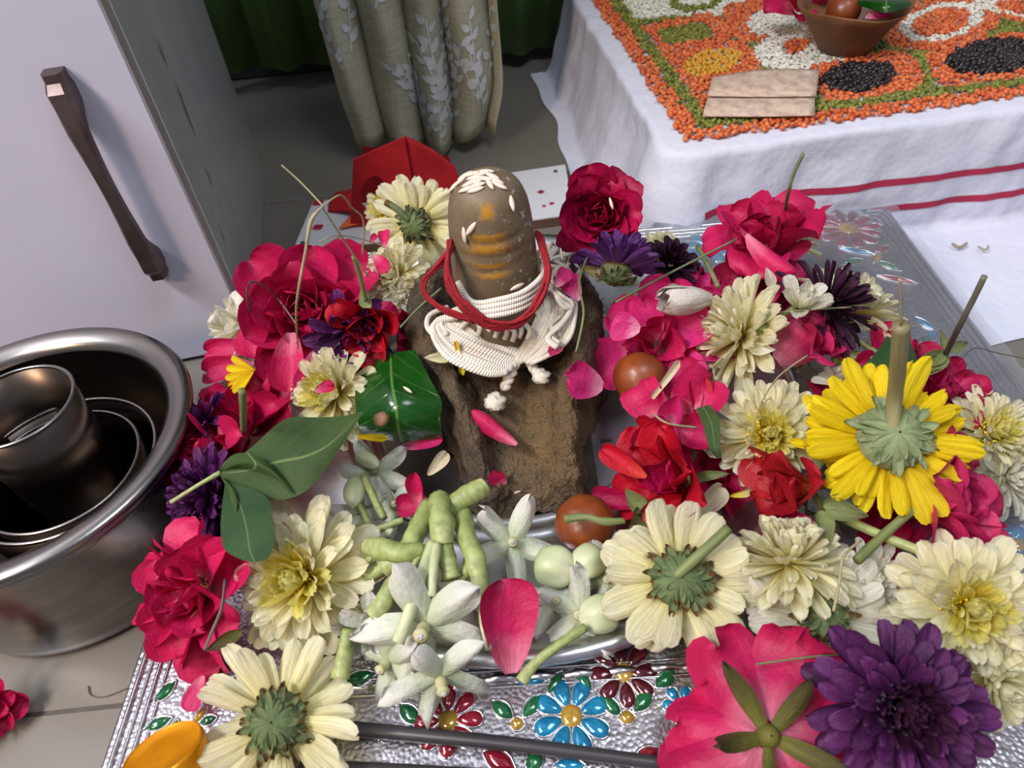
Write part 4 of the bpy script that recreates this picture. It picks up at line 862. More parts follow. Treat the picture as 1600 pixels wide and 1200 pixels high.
def lone_petal(lab, base, tip, n, mat, W=.5, kind='rose', curl=.4, tipcurl=-.5, cup=.5, ruf=.04, seed=1, name='rose_petal', cat='petal', group=None, twist=0, parent=None):
    """base, tip: (px,py,z)"""
    a, b_ = P(*base), P(*tip); d = b_ - a; s = d.length
    g = petal_geo(kind, W, curl, tipcurl, cup, ruf, seed, 9, 11, twist=twist); end = g[0][-5]; k = s / max(.3, sqrt(end.y ** 2 + end.z ** 2)); tilt = atan2(end.z, end.y)
    R = basis(n, d); yv = d.normalized(); nv_ = Vector(n).normalized(); xv = yv.cross(nv_).normalized(); nv_ = xv.cross(yv); R = Matrix((xv, yv, nv_)).transposed().to_4x4() @ Matrix.Rotation(-tilt, 4, 'X')
    o = link(name, new_mesh(name, g[0], g[1], mat, g[2], True, 1.0), None, place(a, R, k * S))
    if parent:
        o.parent = parent; o.matrix_basis = parent.matrix_basis.inverted() @ o.matrix_basis; return o
    return tag(o, lab, cat, group)
def grass(lab, pts, r=.05, mat=None, name='grass_straw', cat='grass', parts=None):
    g = tube([Vector(p) for p in pts], r, 6, 5, .1); o = mobj(name, g, mat or M_GRASS); return tag(o, lab, cat)
M_GRASS = uvlen_mat('dry_grass', (150, 142, 104), (166, 154, 122), .6, .35, (2, 14))
M_GRASSG = uvlen_mat('green_grass', (104, 116, 74), (120, 126, 88), .6, .35, (4, 6))
M_HAIR = uvlen_mat('thin_dry_fibre', (72, 66, 54), (110, 100, 82), .6, .2, (2, 6))

# ================================================================== OFFERINGS
FACE = (0, -.55, .83); BACK = (0, .5, -.87)
m_jam, nt, nn, L, b = mat_new('fried_sweet'); oc = objc(nt); n1 = noise_t(nt, oc, 60, 4); n2 = noise_t(nt, oc, 420, 3)
L.new(ramp(nt, [(.3, (100, 44, 14)), (.7, (138, 66, 22))], n1), b.inputs['Base Color']); b.inputs['Roughness'].default_value = .42; b.inputs['Coat Weight'].default_value = .25; b.inputs['Coat Roughness'].default_value = .25; b.inputs['Subsurface Weight'].default_value = .1; b.inputs['Subsurface Radius'].default_value = (.004, .0015, .0008); L.new(bumpn(nt, n2, .25, .0006), b.inputs['Normal'])
def sweet(lab, x, y, z, rpx):
    p = P(x, y, z); r = rpx * cmpx(p); g = lathe([(max(.002, r * sin(pi * i / 20)), -r * .93 * cos(pi * i / 20)) for i in range(21)], 32)
    V_ = [Vector(v) * (1 + .035 * noise.noise(Vector(v) * 1.6 + p)) + p for v in g[0]]; tag(mobj('sweet_ball', (V_, g[1]), m_jam), lab, 'sweet')

# ---- row behind the lingam, left ---------------------------------------
mum('small pale chrysanthemum with yellow heart behind the larger upturned cream one', 600, 325, 4.2, 52, (-.5, -.35, .7), M_CREAM, 46, M_LEMON, seed=2)
mum('upturned cream chrysanthemum with green calyx beside the lingam top', 648, 350, 7.6, 84, (.25, .75, -.3), M_CREAM, 52, back=True, seed=3, e1=60, W=.14, stem=[P(640, 345, 8), P(622, 328, 8.6), P(603, 316, 8.9)], stem_r=.2, stem_mat=M_CALYX)
mum('ruffled cream chrysanthemum tucked under the upturned one left of the lingam', 612, 428, 6.2, 62, (-.35, -.5, .75), M_CREAM, 70, disc=False, seed=4, W=.13, lmin=.45)
mum('small ivory chrysanthemum wedged below the ruffled cream one by the red thread', 632, 462, 5.6, 42, (.1, -.7, .6), M_WHITE, 40, disc=False, seed=41, W=.14)
for i, (a, b_, m) in enumerate((((602, 388, 8.6), (600, 360, 9.0), M_PINK), ((578, 380, 8.2), (588, 366, 8.4), M_PINK), ((585, 400, 8.4), (608, 422, 8.2), M_PINK))):
    lone_petal(('small pink petal standing on the upturned cream flower', 'tiny pink petal left of the upturned green calyx', 'narrow pink petal lying on the ruffled cream flower')[i], a, b_, (0, -.7, .7), m, .4, seed=i)
# ---- left pink rose and neighbours ---------------------------------------
mum('white flower with broad petals peeking out left of the big pink rose', 360, 506, 3.8, 66, (-.75, -.2, .6), M_WHITE, 16, disc=False, seed=5, W=.3, e0=0, e1=70, lmin=.7)
rose('big hot pink rose left of the lingam with ragged open centre', 476, 482, 5.6, 106, (.1, -.6, .75), M_PINK, 22, M_PINK, seed=6, e_out=22, W=.62)
lone_petal('long hot pink petal hanging below the big pink rose toward the yellow scrap', (455, 520, 5.6), (452, 612, 3.8), (.1, -.8, .6), M_PINK, .42, curl=.1, tipcurl=-.3, seed=12)
lone_petal('wide hot pink petal drooping at the left flank of the big pink rose', (430, 470, 5.4), (405, 560, 4.2), (-.5, -.7, .6), M_PINK, .5, curl=.1, tipcurl=-.3, seed=13)
lone_petal('pale-edged pink petal below the big rose beside the cream flower', (500, 545, 5.2), (478, 615, 4.0), (.2, -.8, .6), M_MAG, .45, curl=.1, tipcurl=-.2, seed=14)
mum('wilted purple flower under the red half-open rose', 548, 528, 6.0, 76, (.0, -.75, .2), M_PURP, 22, seed=7, disc=False, e0=5, e1=60, W=.17, lmin=.8)
rr_ = rose('red half-open rose lying on its side with pale sepals and upright stem', 574, 508, 6.6, 60, (.05, -.75, .35), M_RED, 14, M_CRIM, seed=8, e_out=35, sepals=0, hip=False, stem=[P(572, 470, 8.6), P(562, 430, Y=27.5), P(552, 400, Y=27.5)], stem_r=.11)
lone_petal('pale green sepal on top of the red half-open rose', (580, 480, 8.3), (562, 452, 8.8), (-.3, -.8, .5), M_SEPAL, .38, 'leaf', seed=2, name='sepal', parent=rr_)
rose('small crimson rose petals between the red rose and the clay base', 632, 505, 5.2, 42, (.4, -.6, .6), M_CRIM, 8, seed=9)
lone_petal('pink petal lying over the white petals at the left edge of the pile', (400, 540, 3.8), (322, 552, 3.3), (0, -.6, .8), M_PINK, .3, seed=3)
lone_petal('second pink petal below it at the left edge of the pile', (395, 570, 3.7), (320, 580, 3.0), (0, -.6, .8), M_PINK, .34, seed=4)
mum('white chrysanthemum petals fanning out under pink petals at far left', 368, 580, 2.2, 58, (-.6, -.4, .6), M_WHITE, 26, disc=False, seed=10, W=.18, e1=50, lmin=.7)
yl = thing('yellow_petals', 'loose tuft of yellow petals below the big pink rose', 'petals', place(P(400, 580, 4.2), basis((-.3, -.6, .7)), 1.6 * S))
for k in range(6): link('petal', petal_mesh('petal_mum_0_%d_0.15' % (k % 4), M_YEL, 'mum', .2, .12, -.2, .5, .02, seed=k), yl, Mloc(radians(40 + k * 24), .05, .03 * k, radians(10 + 6 * k), .95))
mum('cream chrysanthemum with a red scrap on it left of the folded leaf', 512, 612, 4.4, 86, (-.45, -.5, .7), M_CREAM, 66, M_LEMON, disc=False, seed=11, W=.16, lmin=.4)
lone_petal('torn red petal scrap in the heart of the cream chrysanthemum by the folded leaf', (492, 612, 6.4), (522, 600, 6.5), (-.3, -.6, .7), M_PINK, .45, seed=8, ruf=.1)
rose('crimson rose with its cut stem upright at the left of the pile', 374, 655, 3.2, 88, (-.1, -.15, .9), M_CRIM, 16, seed=12, e_out=14, e_in=60, stem=[P(380, 672, 4.2), P(380, 640, Y=21.9), P(378, 610, Y=21.6)], stem_r=.16)
rose('red rose petals fanned out over the edge of the steel pot', 312, 700, 3.2, 76, (-.4, -.4, .7), M_PINK, 10, seed=13, e_out=5, W=.6)
mum('small purple chrysanthemum beside the steel pot', 308, 652, 3.6, 54, (-.6, .0, .7), M_PURP, 34, disc=False, seed=14, W=.16)
mum('dark purple chrysanthemum hanging over the pot rim below the broad leaf', 308, 775, 3.4, 84, (-.5, -.45, .6), M_PURP, 76, M_PLUM, seed=15, disc=False, W=.15, lmin=.4)
mum('lower dark purple chrysanthemum under the broad leaf', 335, 815, 2.2, 60, (-.2, -.8, .3), M_PURP, 50, M_PLUM, disc=False, seed=51, W=.14)
rp_ = rose('open hot pink rose with brown stamens at the lower left', 285, 930, 3.2, 104, (-.35, -.5, .75), M_PINK, 20, seed=16, e_out=4, e_in=60, W=.62, stamens=True, lmin=.5)
grass('thin brown twig across the lower left pink rose', [P(352, 905, 4.6), P(346, 950, 4.4), P(332, 985, 4.2), P(320, 1015, 3.6)], .07, M_STEMP, 'twig', 'twig')
lone_petal('olive sepal under the lower left pink rose', (378, 985, 3.0), (322, 1020, 2.6), (0, -.7, .7), M_SEPALD, .2, 'leaf', name='sepal', parent=rp_)
lone_petal('dusky pink petal lying on the silver plank corner', (318, 1056, .7), (302, 1112, .5), (-.2, -.4, .9), M_ROSEP, .5, seed=2, curl=.2)
rose('crimson rose on the floor at the left edge', -18, 1108, -2.6, 48, (.5, -.4, .6), M_CRIM, 16, seed=17)
# ---- leaves on the left --------------------------------------------------
def leaf_mat(name, c1, c2, rib, rough, nv=9, sp=.5):
    m, nt, nn, L, b = mat_new(name); uv = N(nt, 'ShaderNodeUVMap'); sep = N(nt, 'ShaderNodeSeparateXYZ'); L.new(uv.outputs[0], sep.inputs[0])
    a = N(nt, 'ShaderNodeMath', operation='SUBTRACT'); L.new(sep.outputs[0], a.inputs[0]); a.inputs[1].default_value = .5; ab = N(nt, 'ShaderNodeMath', operation='ABSOLUTE'); L.new(a.outputs[0], ab.inputs[0])
    # side veins: stripes of (v - |u-.5|)
    d = N(nt, 'ShaderNodeMath', operation='MULTIPLY_ADD'); L.new(ab.outputs[0], d.inputs[0]); d.inputs[1].default_value = -.55; L.new(sep.outputs[1], d.inputs[2])
    ml = N(nt, 'ShaderNodeMath', operation='MULTIPLY'); L.new(d.outputs[0], ml.inputs[0]); ml.inputs[1].default_value = nv; fr = N(nt, 'ShaderNodeMath', operation='FRACT'); L.new(ml.outputs[0], fr.inputs[0])
    vn = ramp(nt, [(0, (1.0,) * 3), (.05, (.0,) * 3), (.95, (0.0,) * 3), (1, (1.0,) * 3)], fr.outputs[0]); rb = ramp(nt, [(.008, (1.0,) * 3), (.022, (0.0,) * 3)], ab.outputs[0])
    n = noise_t(nt, objc(nt), 45, 4); c = ramp(nt, [(.3, c1), (.7, c2)], n); c = mixc(nt, .28, c, mixc(nt, vn, c, rib)); c = mixc(nt, rb, c, rib)
    L.new(c, b.inputs['Base Color']); b.inputs['Roughness'].default_value = rough; b.inputs['Specular IOR Level'].default_value = sp
    ad = N(nt, 'ShaderNodeMath', operation='MULTIPLY_ADD'); L.new(n, ad.inputs[0]); ad.inputs[1].default_value = .8; L.new(vn, ad.inputs[2]); L.new(bumpn(nt, ad.outputs[0], .3, -.0008), b.inputs['Normal'])
    tr = N(nt, 'ShaderNodeBsdfTranslucent'); L.new(c, tr.inputs[0]); mx = N(nt, 'ShaderNodeMixShader'); mx.inputs[0].default_value = .12; L.new(b.outputs[0], mx.inputs[1]); L.new(tr.outputs[0], mx.inputs[2]); L.new(mx.outputs[0], nn['Material Output'].inputs[0])
    return m
M_LEAFG = leaf_mat('glossy_leaf', (14, 58, 12), (25, 82, 20), (84, 122, 56), .18, 6)
M_LEAFD = leaf_mat('dull_leaf', (46, 64, 32), (60, 80, 40), (98, 116, 68), .62, 8, .2)
M_LEAFB = leaf_mat('dark_leaf', (34, 60, 34), (50, 80, 44), (84, 106, 70), .45, 8, .3)
bl = thing('folded_leaf', 'glossy dark green leaf folded into a packet left of the clay base', 'leaf', Matrix.Translation(P(625, 640, 3) * S)); bo_ = P(625, 640, 3)
mobj('leaf_blade', rel(patch([[P(572, 560, 4.6), P(610, 552, 5.4), P(648, 546, 5.6)], [P(556, 605, 4.8), P(612, 596, 5.7), P(672, 592, 5.3)], [P(556, 640, 4.6), P(618, 632, 5.5), P(690, 628, 4.9)], [P(560, 664, 4.0), P(622, 668, 4.6), P(688, 660, 4.0)], [P(566, 680, 3.0), P(628, 690, 3.2), P(692, 684, 3.0)]], 7), bo_), M_LEAFG, bl)
mobj('under_fold', rel(patch([[P(690, 629, 4.8), P(688, 655, 4.3), P(692, 684, 2.9)], [P(640, 632, 3.6), P(640, 660, 3.1), P(640, 682, 2.4)], [P(562, 636, 3.8), P(562, 655, 3.2), P(568, 680, 2.6)]], 5), bo_), M_LEAFG, bl)
mobj('clove', rel(tube([P(592, 650, 5.35), P(597, 656, 5.5), P(602, 663, 5.35)], [.2, .36, .2], 9, 4, .4), bo_), plain_mat('clove', (96, 66, 44), (140, 104, 76), 300, .7, .5), bl)
rice_at(0, 0, 0.05, 'white rice grain resting on the folded glossy leaf', None, P(637, 609, 5.75), .8, 0)
lf1 = thing('broad_leaf', 'broad dull green leaf with twisted margin and green stalk over the left flowers', 'leaf', Matrix.Translation(P(400, 760, 4) * S)); lo1 = P(400, 760, 4)
mobj('leaf_blade', rel(patch([[P(342, 738, 5.2), P(342, 740, 5.2), P(343, 742, 5.2)], [P(395, 697, 5.7), P(385, 735, 5.3), P(370, 772, 4.6)], [P(445, 655, 6.1), P(432, 722, 5.7), P(420, 782, 4.9)], [P(495, 652, 6.3), P(480, 712, 6.0), P(470, 772, 5.2)], [P(535, 650, 6.4), P(520, 690, 6.2), P(508, 734, 5.6)], [P(566, 642, 6.6), P(567, 643, 6.6), P(568, 644, 6.6)]], 7), lo1), M_LEAFD, lf1)
mobj('rolled_margin', rel(patch([[P(340, 738, 5.3), P(352, 720, 5.6), P(372, 708, 5.9), P(402, 712, 6.1), P(430, 735, 5.9), P(455, 768, 5.4)], [P(345, 742, 5.0), P(362, 728, 5.6), P(388, 722, 6.1), P(410, 728, 6.2), P(434, 744, 5.9), P(456, 770, 5.4)], [P(350, 745, 4.9), P(366, 734, 5.2), P(385, 732, 5.6), P(408, 738, 5.8), P(432, 750, 5.7), P(456, 772, 5.3)]], 5), lo1), M_LEAFD, lf1)
mobj('stalk', rel(tube([P(345, 738, 5.2), P(310, 758, 5.0), P(267, 785, 4.6)], [.13, .1, .1], 8), lo1), M_STEMB, lf1)
lf2 = mobj('broad_leaf', patch([[P(352, 752, 5.0), P(354, 752, 5.0), P(357, 753, 5.0)], [P(346, 800, 5.2), P(375, 790, 5.2), P(415, 775, 5.4)], [P(345, 835, 5.4), P(385, 825, 5.7), P(425, 812, 6.0)], [P(352, 860, 5.6), P(390, 858, 6.0), P(430, 842, 6.3)], [P(378, 875, 5.9), P(398, 878, 6.2), P(420, 872, 6.3)]], 6), M_LEAFB)
tag(lf2, 'smaller round-tipped green leaf hanging below the broad leaf onto a white flower', 'leaf')
lf3 = mobj('leaf_curl', patch([[P(345, 745, 5.1), P(350, 748, 5.2)], [P(356, 770, 5.0), P(366, 768, 5.3)], [P(352, 800, 4.9), P(370, 798, 5.3)], [P(348, 840, 4.8), P(356, 838, 5.2)]], 5), M_LEAFD)
tag(lf3, 'pale curled leaf edge hanging from the stalk of the broad leaf', 'leaf')
# ---- lower left ----------------------------------------------------------
mum('large cream chrysanthemum with yellow heart facing up at lower left', 464, 905, 3.7, 126, (-.15, -.5, .85), M_CREAM, 74, M_LEMON, seed=18, W=.155, lmin=.36, discR=.17, e0=-8)
mum('cream chrysanthemum lying face down with brown-tipped green calyx at the bottom left', 432, 1128, 2.4, 150, (-.05, .35, -.9), M_CREAM, 46, back=True, seed=19, W=.125, e0=-14, e1=50, jit=1.5)
# ---- gold cap, dark strips --------------------------------------------------
m_gold = plain_mat('gold_foil', (222, 140, 8), (238, 166, 20), 60, .28, .15, .45)
gc = thing('gold_cylinder', 'shiny golden yellow cylinder standing at the bottom left corner', 'cap', Matrix.Translation(P(262, 1230, .3) * S)); g0 = P(262, 1230, .3)
gb, gt = P(300, 1262, .3), P(252, 1172, 2.7); gax = (gt - gb).normalized(); gl_ = (gt - gb).length; GM = Matrix.Translation(gb - g0) @ basis(gax)
def tg(g, M): return ([M @ Vector(v) for v in g[0]],) + tuple(g[1:])
mobj('wall', tg(lathe([(1.45, 0), (1.5, .1), (1.5, gl_ - .15), (1.46, gl_ - .04), (1.4, gl_)], 40), GM), m_gold, gc)
mobj('top_disc', tg(lathe([(1.42, gl_), (1.36, gl_ - .03), (1.3, gl_ - .08), (.7, gl_ - .06), (.01, gl_ - .06)], 40), GM), m_gold, gc)
m_strip = plain_mat('dark_strip', (44, 42, 46), (62, 58, 62), 20, .35, .05)  # dark grey for the two thin tubes along the plank's front border
st = mobj('dark_strip', tube([P(540, 1138, .45), P(800, 1163, .5), P(1070, 1198, .45)], [.3, .28, .24], 10, 6), m_strip); tag(st, 'smooth dark grey stick lying across the front of the silver plank', 'strip')
st = mobj('dark_strip', tube([P(470, 1200, .5), P(620, 1206, .5), P(820, 1218, .5)], [.3, .3, .3], 10, 6), m_strip); tag(st, 'second dark stick at the bottom edge below the first', 'strip')
# ---- crown flowers and their stems ---------------------------------------
def crown(lab, x, y, z, r, n, spin, seed=1, refl=-.9, stem=None, mat=None):
    rs = random.Random(seed); root, s = flower_root('crown_flower', lab, 'crown flower', x, y, z, r, n, spin, .1)
    for k in range(5):
        me = petal_mesh('petal_crown_%d_%.1f' % (k % 3, refl), mat or M_CROWN, 'crown', .33, .2, refl, -.6, .13, seed=k % 3, nu=7, nv=9, twist=.6 * (k % 3 - 1))
        link('petal', me, root, Mloc(k * 2 * pi / 5 + rs.uniform(-.15, .15), .08, 0, radians(rs.uniform(-6, 14)), rs.uniform(.9, 1.05), rs.uniform(-.2, .2)))
    for k in range(5):
        g = petal_mesh('corona_lobe', mat or M_CROWN, 'strap', .1, .5, 1.3, .9, 0, seed=2); link('corona_lobe', g, root, Mloc(k * 2 * pi / 5 + .6, .03, .02, radians(62), .38))
    link('crown_column', new_mesh('crown_column', *lathe([(.1, 0), (.11, .1), (.09, .2), (.12, .25), (.08, .29), (.01, .29)], 10)[:2], M_STAMC, None, True, 1.0), root)
    if stem: stem_part(root, s, stem, .13, M_STEMB)
M_STAMC = plain_mat('corona_green', (168, 164, 116), (196, 190, 150), 400, .6, .2)
crown('open white crown flower with reflexed pointed petals at the front', 660, 985, 3.6, 108, (-.05, -.75, .55), .35, 1, stem=[P(655, 960, 3.4), P(640, 900, 4.0), P(672, 845, 4.2)])
crown('lower white crown flower hanging over the enamel border', 690, 1070, 2.6, 92, (.2, -.85, .25), .9, 2)
crown('pale crown flower half hidden behind the front one on its left', 600, 1040, 2.0, 78, (-.4, -.7, .4), 2.1, 5)
crown('half-open crown flower beside the brown sweet', 800, 848, 2.6, 72, (.1, -.45, .8), 2.0, 3, refl=.5)
crown('pale crown flower lying behind the stems near the steel plate centre', 905, 960, 1.8, 72, (-.2, -.5, .8), 1.0, 4, refl=.3)
crown('wilting crown flower at the upper end of the thin stalks', 585, 735, 2.6, 55, (.2, -.3, .9), .5, 6, refl=.4)
crown('small pale crown flower wedged under the face-down cream flower', 950, 905, 1.9, 58, (-.3, -.5, .8), .2, 7, refl=.4)
crown('crown flower with short petals between the red petal and the round bud', 868, 938, 1.7, 60, (.1, -.5, .8), 1.4, 8, refl=.5)
crown('limp crown flower under the thin forked stalk', 615, 790, 1.9, 52, (.2, -.3, .9), 1.9, 9, refl=.3)
crown('greenish crown flower deep behind the stem bundle', 560, 800, 1.6, 50, (-.2, -.4, .9), 2.6, 10, refl=.4)
crown('crown flower low on the plate before the stem bundle', 720, 930, 1.6, 66, (0, -.5, .8), .7, 11, refl=.2)
def bud(lab, base, tip, rr, mat=None):
    a, b_ = P(*base), P(*tip); ln = max((b_ - a).length, rr * 1.9); pf = [(v.x, v.y) for v in cr([(.01, 0, 0), (rr * .5, .02 * ln, 0), (rr * .86, .14 * ln, 0), (rr, .42 * ln, 0), (rr * .9, .7 * ln, 0), (rr * .55, .9 * ln, 0), (.01, ln, 0)], 3)]
    def five(p, an, i):
        t = i / (len(pf) - 1); k = 1 - .16 * t * (.5 - .5 * cos(5 * an + .6)) - .05 * sin(9 * t + 2 * an); return Vector((p.x * k, p.y * k, p.z))
    g = lathe(pf, 30, 0, 0, five); M_ = Matrix.Translation(a) @ basis(b_ - a)
    o = mobj('flower_bud', ([M_ @ Vector(v) for v in g[0]], g[1], g[2]), mat or M_BUD); tag(o, lab, 'bud')
M_BUD = uvlen_mat('bud_green', (150, 172, 118), (206, 206, 172), .45, .15, (5, 2), .2)
bud('plump pale green bud left of the thick stems', (556, 748, 2.8), (552, 795, 2.6), .52)
bud('large round green bud right of the half-open crown flower', (840, 882, 2.2), (895, 888, 2.6), .95)
bud('pale squarish bud between the round bud and the cream flower', (935, 868, 2.2), (895, 892, 2.6), .8); bud('lower pale bud under the face-down cream flower', (960, 955, 1.8), (905, 968, 2.2), .85)
bud('small green bud on the thin stalk below the folded leaf', (560, 710, 3.0), (592, 728, 3.2), .4); bud('tiny green bud on the forked stalk', (612, 822, 2.6), (604, 838, 2.8), .25)
def stub(lab, pts, r, mat=None):
    o = mobj('cut_stalk', tube([P(*p) for p in pts], r, 10, 5, .25), mat or M_STEMB); tag(o, lab, 'stem')
stub('thickest green stem stub with brown cut end in the middle of the bundle', [(686, 775, 4.2), (688, 800, 4.3), (690, 830, 4.2), (693, 852, 4.0)], [.42, .52, .55, .45])
stub('knobbly green stem pointing right toward the clay base', [(702, 800, 3.8), (720, 782, 4.0), (742, 768, 4.2), (756, 758, 4.2)], [.4, .5, .46, .42])
stub('blunt green stem lying to the left in the bundle', [(662, 858, 4.2), (625, 864, 4.2), (590, 856, 4.0), (572, 852, 3.9)], [.32, .46, .46, .35])
stub('slanting green stem crossing behind the thick stub', [(672, 790, 3.7), (650, 832, 3.9), (632, 862, 3.9), (598, 890, 3.6)], [.42, .45, .4, .36])
stub('short green stem pointing down below the thick stub', [(692, 850, 3.9), (700, 880, 3.8), (706, 905, 3.6)], [.4, .38, .42])
stub('jointed green stem at the right side of the bundle', [(722, 800, 3.5), (730, 840, 3.8), (742, 872, 3.8), (748, 905, 3.6), (752, 935, 3.3)], [.44, .42, .46, .4, .3])
stub('long pale stem running down to the front crown flower', [(676, 848, 4.3), (662, 890, 4.4), (642, 950, 4.2), (622, 1005, 3.8)], [.22, .24, .26, .26], M_STEMW)
stub('second long pale stem beside it', [(683, 850, 4.4), (677, 890, 4.4), (674, 932, 4.1)], [.2, .22, .2], M_STEMW)
stub('thin stalk from the bundle down behind the red petal', [(750, 930, 3.4), (756, 980, 3.2), (764, 1015, 2.8)], [.16, .15, .14], M_STEMW)
stub('knotty green flower stalk in the lower left of the bundle', [(640, 890, 3.7), (612, 915, 3.7), (602, 940, 3.5), (582, 962, 3.2)], [.36, .34, .42, .38])
stub('thin upright stalk holding the plump bud', [(562, 790, 2.6), (574, 815, 2.8), (582, 835, 2.8)], [.16, .17, .16])
stub('pale stalk rising from the forked joint to the small bud', [(600, 810, 2.9), (585, 780, 3.0), (568, 742, 3.1)], [.17, .18, .16])
stub('thin forked stalk lying level beside the plump bud', [(556, 826, 2.8), (580, 830, 2.9), (630, 812, 3.0)], [.2, .17, .15])
stub('pale green stalk standing in the white petals below the large cream flower', [(545, 985, 2.6), (538, 1020, 2.4), (532, 1060, 2.0)], [.3, .34, .4])
stub('curved pale stalk lying over the plate rim', [(915, 980, 2.6), (872, 1008, 2.5), (838, 1035, 2.2), (815, 1065, 1.9)], [.2, .2, .2, .26])
for i, (x0, y0, x1, y1) in enumerate(((560, 885, 590, 868), (570, 905, 610, 880), (720, 905, 740, 880))):
    stub(('short pale stalk end by the large cream flower', 'lower short stalk end by the large cream flower', 'short stalk end beside the jointed stem')[i], [(x0, y0, 3.2), ((x0 + x1) / 2, (y0 + y1) / 2, 3.4), (x1, y1, 3.5)], [.2, .26, .28])
mum('greenish white withered blossom below the large cream flower', 585, 985, 2.4, 62, (.2, -.7, .4), M_CROWN, 18, disc=False, seed=61, W=.24, lmin=.7, e1=60)
# ---- loose petals in the centre --------------------------------------------
lone_petal('large red petal with pale base standing at the front of the plate', (798, 1052, 1.8), (785, 905, 4.0), (.25, -.8, .5), M_PINK, .46, curl=.15, tipcurl=-.2, cup=.35, seed=5)
lone_petal('folded pink petal lying in the groove of the clay base', (808, 694, 3.4), (735, 645, 4.3), (.2, -.6, .8), M_PINK, .27, cup=-.9, seed=6)
lone_petal('small crimson petal at the front lip of the clay base', (788, 758, 1.6), (770, 735, 2.6), (0, -.9, .5), M_PINK, .55, seed=7)
lone_petal('pointed magenta petal clinging to the right wall of the clay base', (942, 604, 4.2), (885, 592, 5.4), (.2, -.7, .7), M_MAG, .55, ruf=.1, seed=8, cup=.2)
lone_petal('thin pink petal curl beneath the folded leaf', (625, 700, 2.4), (692, 688, 2.8), (0, -.6, .8), M_MAG, .22, cup=.8, seed=9)
lone_petal('upright hot pink petal beside the stem bundle', (655, 790, 2.2), (650, 738, 3.8), (-.2, -.8, .5), M_PINK, .36, seed=10, cup=.7); lone_petal('flat pink petal lying beside the stem bundle', (672, 782, 2.4), (622, 792, 2.2), (0, -.6, .8), M_PINK, .5, seed=11)
for i, (a, b_) in enumerate((((868, 448, 8.2), (888, 420, 8.6)), ((895, 520, 6.3), (868, 500, 6.6)), ((880, 545, 6.0), (856, 548, 6.0)), ((905, 470, 7.4), (880, 430, 8.0)))):
    lone_petal(('magenta petal on the cotton right of the shaft', 'crimson petal on the right end of the cotton', 'purplish petal below the cotton at right', 'twisted magenta petal along the right clay wall')[i], a, b_, (.1, -.7, .7), (M_MAG, M_CRIM, M_ROSEP, M_MAG)[i], .5, seed=20 + i, ruf=.12)
lone_petal('slim yellow petal hanging below the cotton strands', (712, 533, 6.5), (726, 586, 5.4), (0, -.8, .6), M_YEL, .13, 'strap', seed=1, cup=.8); lone_petal('slim cream petal at the left end of the cotton', (712, 555, 6.1), (662, 562, 5.8), (0, -.8, .6), M_CREAM, .2, 'leaf', seed=2)
lone_petal('small yellow petal on the lower edge of the folded leaf', (560, 682, 4.0), (606, 685, 4.2), (0, -.6, .8), M_YEL, .16, 'strap', seed=3)
lone_petal('dried pale petal beside the upright pink petal', (668, 742, 2.4), (700, 708, 3.0), (0, -.8, .6), M_DRY, .34, seed=4)
for i, (x, y, z, a) in enumerate(((955, 318, 10.5, 1.4), (953, 375, 8.4, .9), (877, 397, 9.2, 1.3))):
    rice_at(x, y, a, ('white rice grain on the dark rose right of the lingam', 'white rice grain at the edge of the violet flower', 'cream grain behind the red thread at right')[i], None, P(x, y, z), .8, 0)
rice_at(0, 0, .6, 'white fleck of rice at the front foot of the clay base', None, P(808, 769, 1.9), .5, 0)
# ---- sweets --------------------------------------------------------------
sweet('round brown syrupy sweet between pink petals right of the clay base', 1000, 590, 4.0, 42)
sweet('larger brown syrupy sweet on the plate in front of the clay base', 914, 818, 2.0, 47)
# ---- right of the lingam, back row ----------------------------------------
rose('deep crimson rose facing out at the upper right of the lingam', 940, 335, 9.2, 74, (-.3, -.7, .65), M_CRIM, 30, seed=21, e_out=36, W=.66, ruf=.025)
mum('violet chrysanthemum tipped over with green calyx showing by the crimson rose', 962, 428, 7.8, 84, (.25, .8, .5), M_VIO, 44, back=True, seed=22, W=.12, e0=5, e1=55)
mum('dark purple chrysanthemum behind the straw and the white bud', 1052, 405, 5.0, 52, (.2, -.2, .8), M_DARKP, 40, disc=False, seed=23)
mum('small cream chrysanthemum behind the violet one', 1032, 388, 3.4, 50, (.1, -.1, .9), M_CREAM, 40, disc=False, seed=24)
lone_petal('slim cream petal lying on the green calyx of the violet flower', (912, 412, 7.6), (956, 446, 7.2), (0, -.8, .6), M_CREAM, .17, 'leaf', seed=5)
rose('hot pink rose at the back right with long folded petals', 1190, 372, 5.6, 98, (-.15, .1, .85), M_PINK, 18, M_CRIM, seed=25, e_out=28, W=.6)
rose('darker pink ruffled rose heart below the back right rose', 1180, 425, 4.6, 72, (-.2, -.5, .7), M_ROSEP, 16, seed=26)
lone_petal('long rolled hot pink petal lying across the back right rose', (1168, 365, 7.6), (1240, 428, 6.6), (.3, -.6, .7), M_PINK, .34, cup=-.8, seed=15)
mum('cream flower behind the back right rose', 1252, 372, 3.6, 44, (.4, .2, .8), M_CREAM, 34, disc=False, seed=27)
o_ = [P(1225, 336, 6.2), P(1232, 300, Y=33), P(1240, 272, Y=33), P(1255, 240, Y=33)]
grass('thorny dark green stem standing above the back right rose', o_, .1, M_GRASSG, 'thorny_stalk', 'stem')
wb = thing('white_bud', 'half-open white bud with pinkish outer petals lying right of the violet flower', 'bud', place(P(1110, 468, 6.2), basis((-.85, -.3, .35)), 3.3 * S))
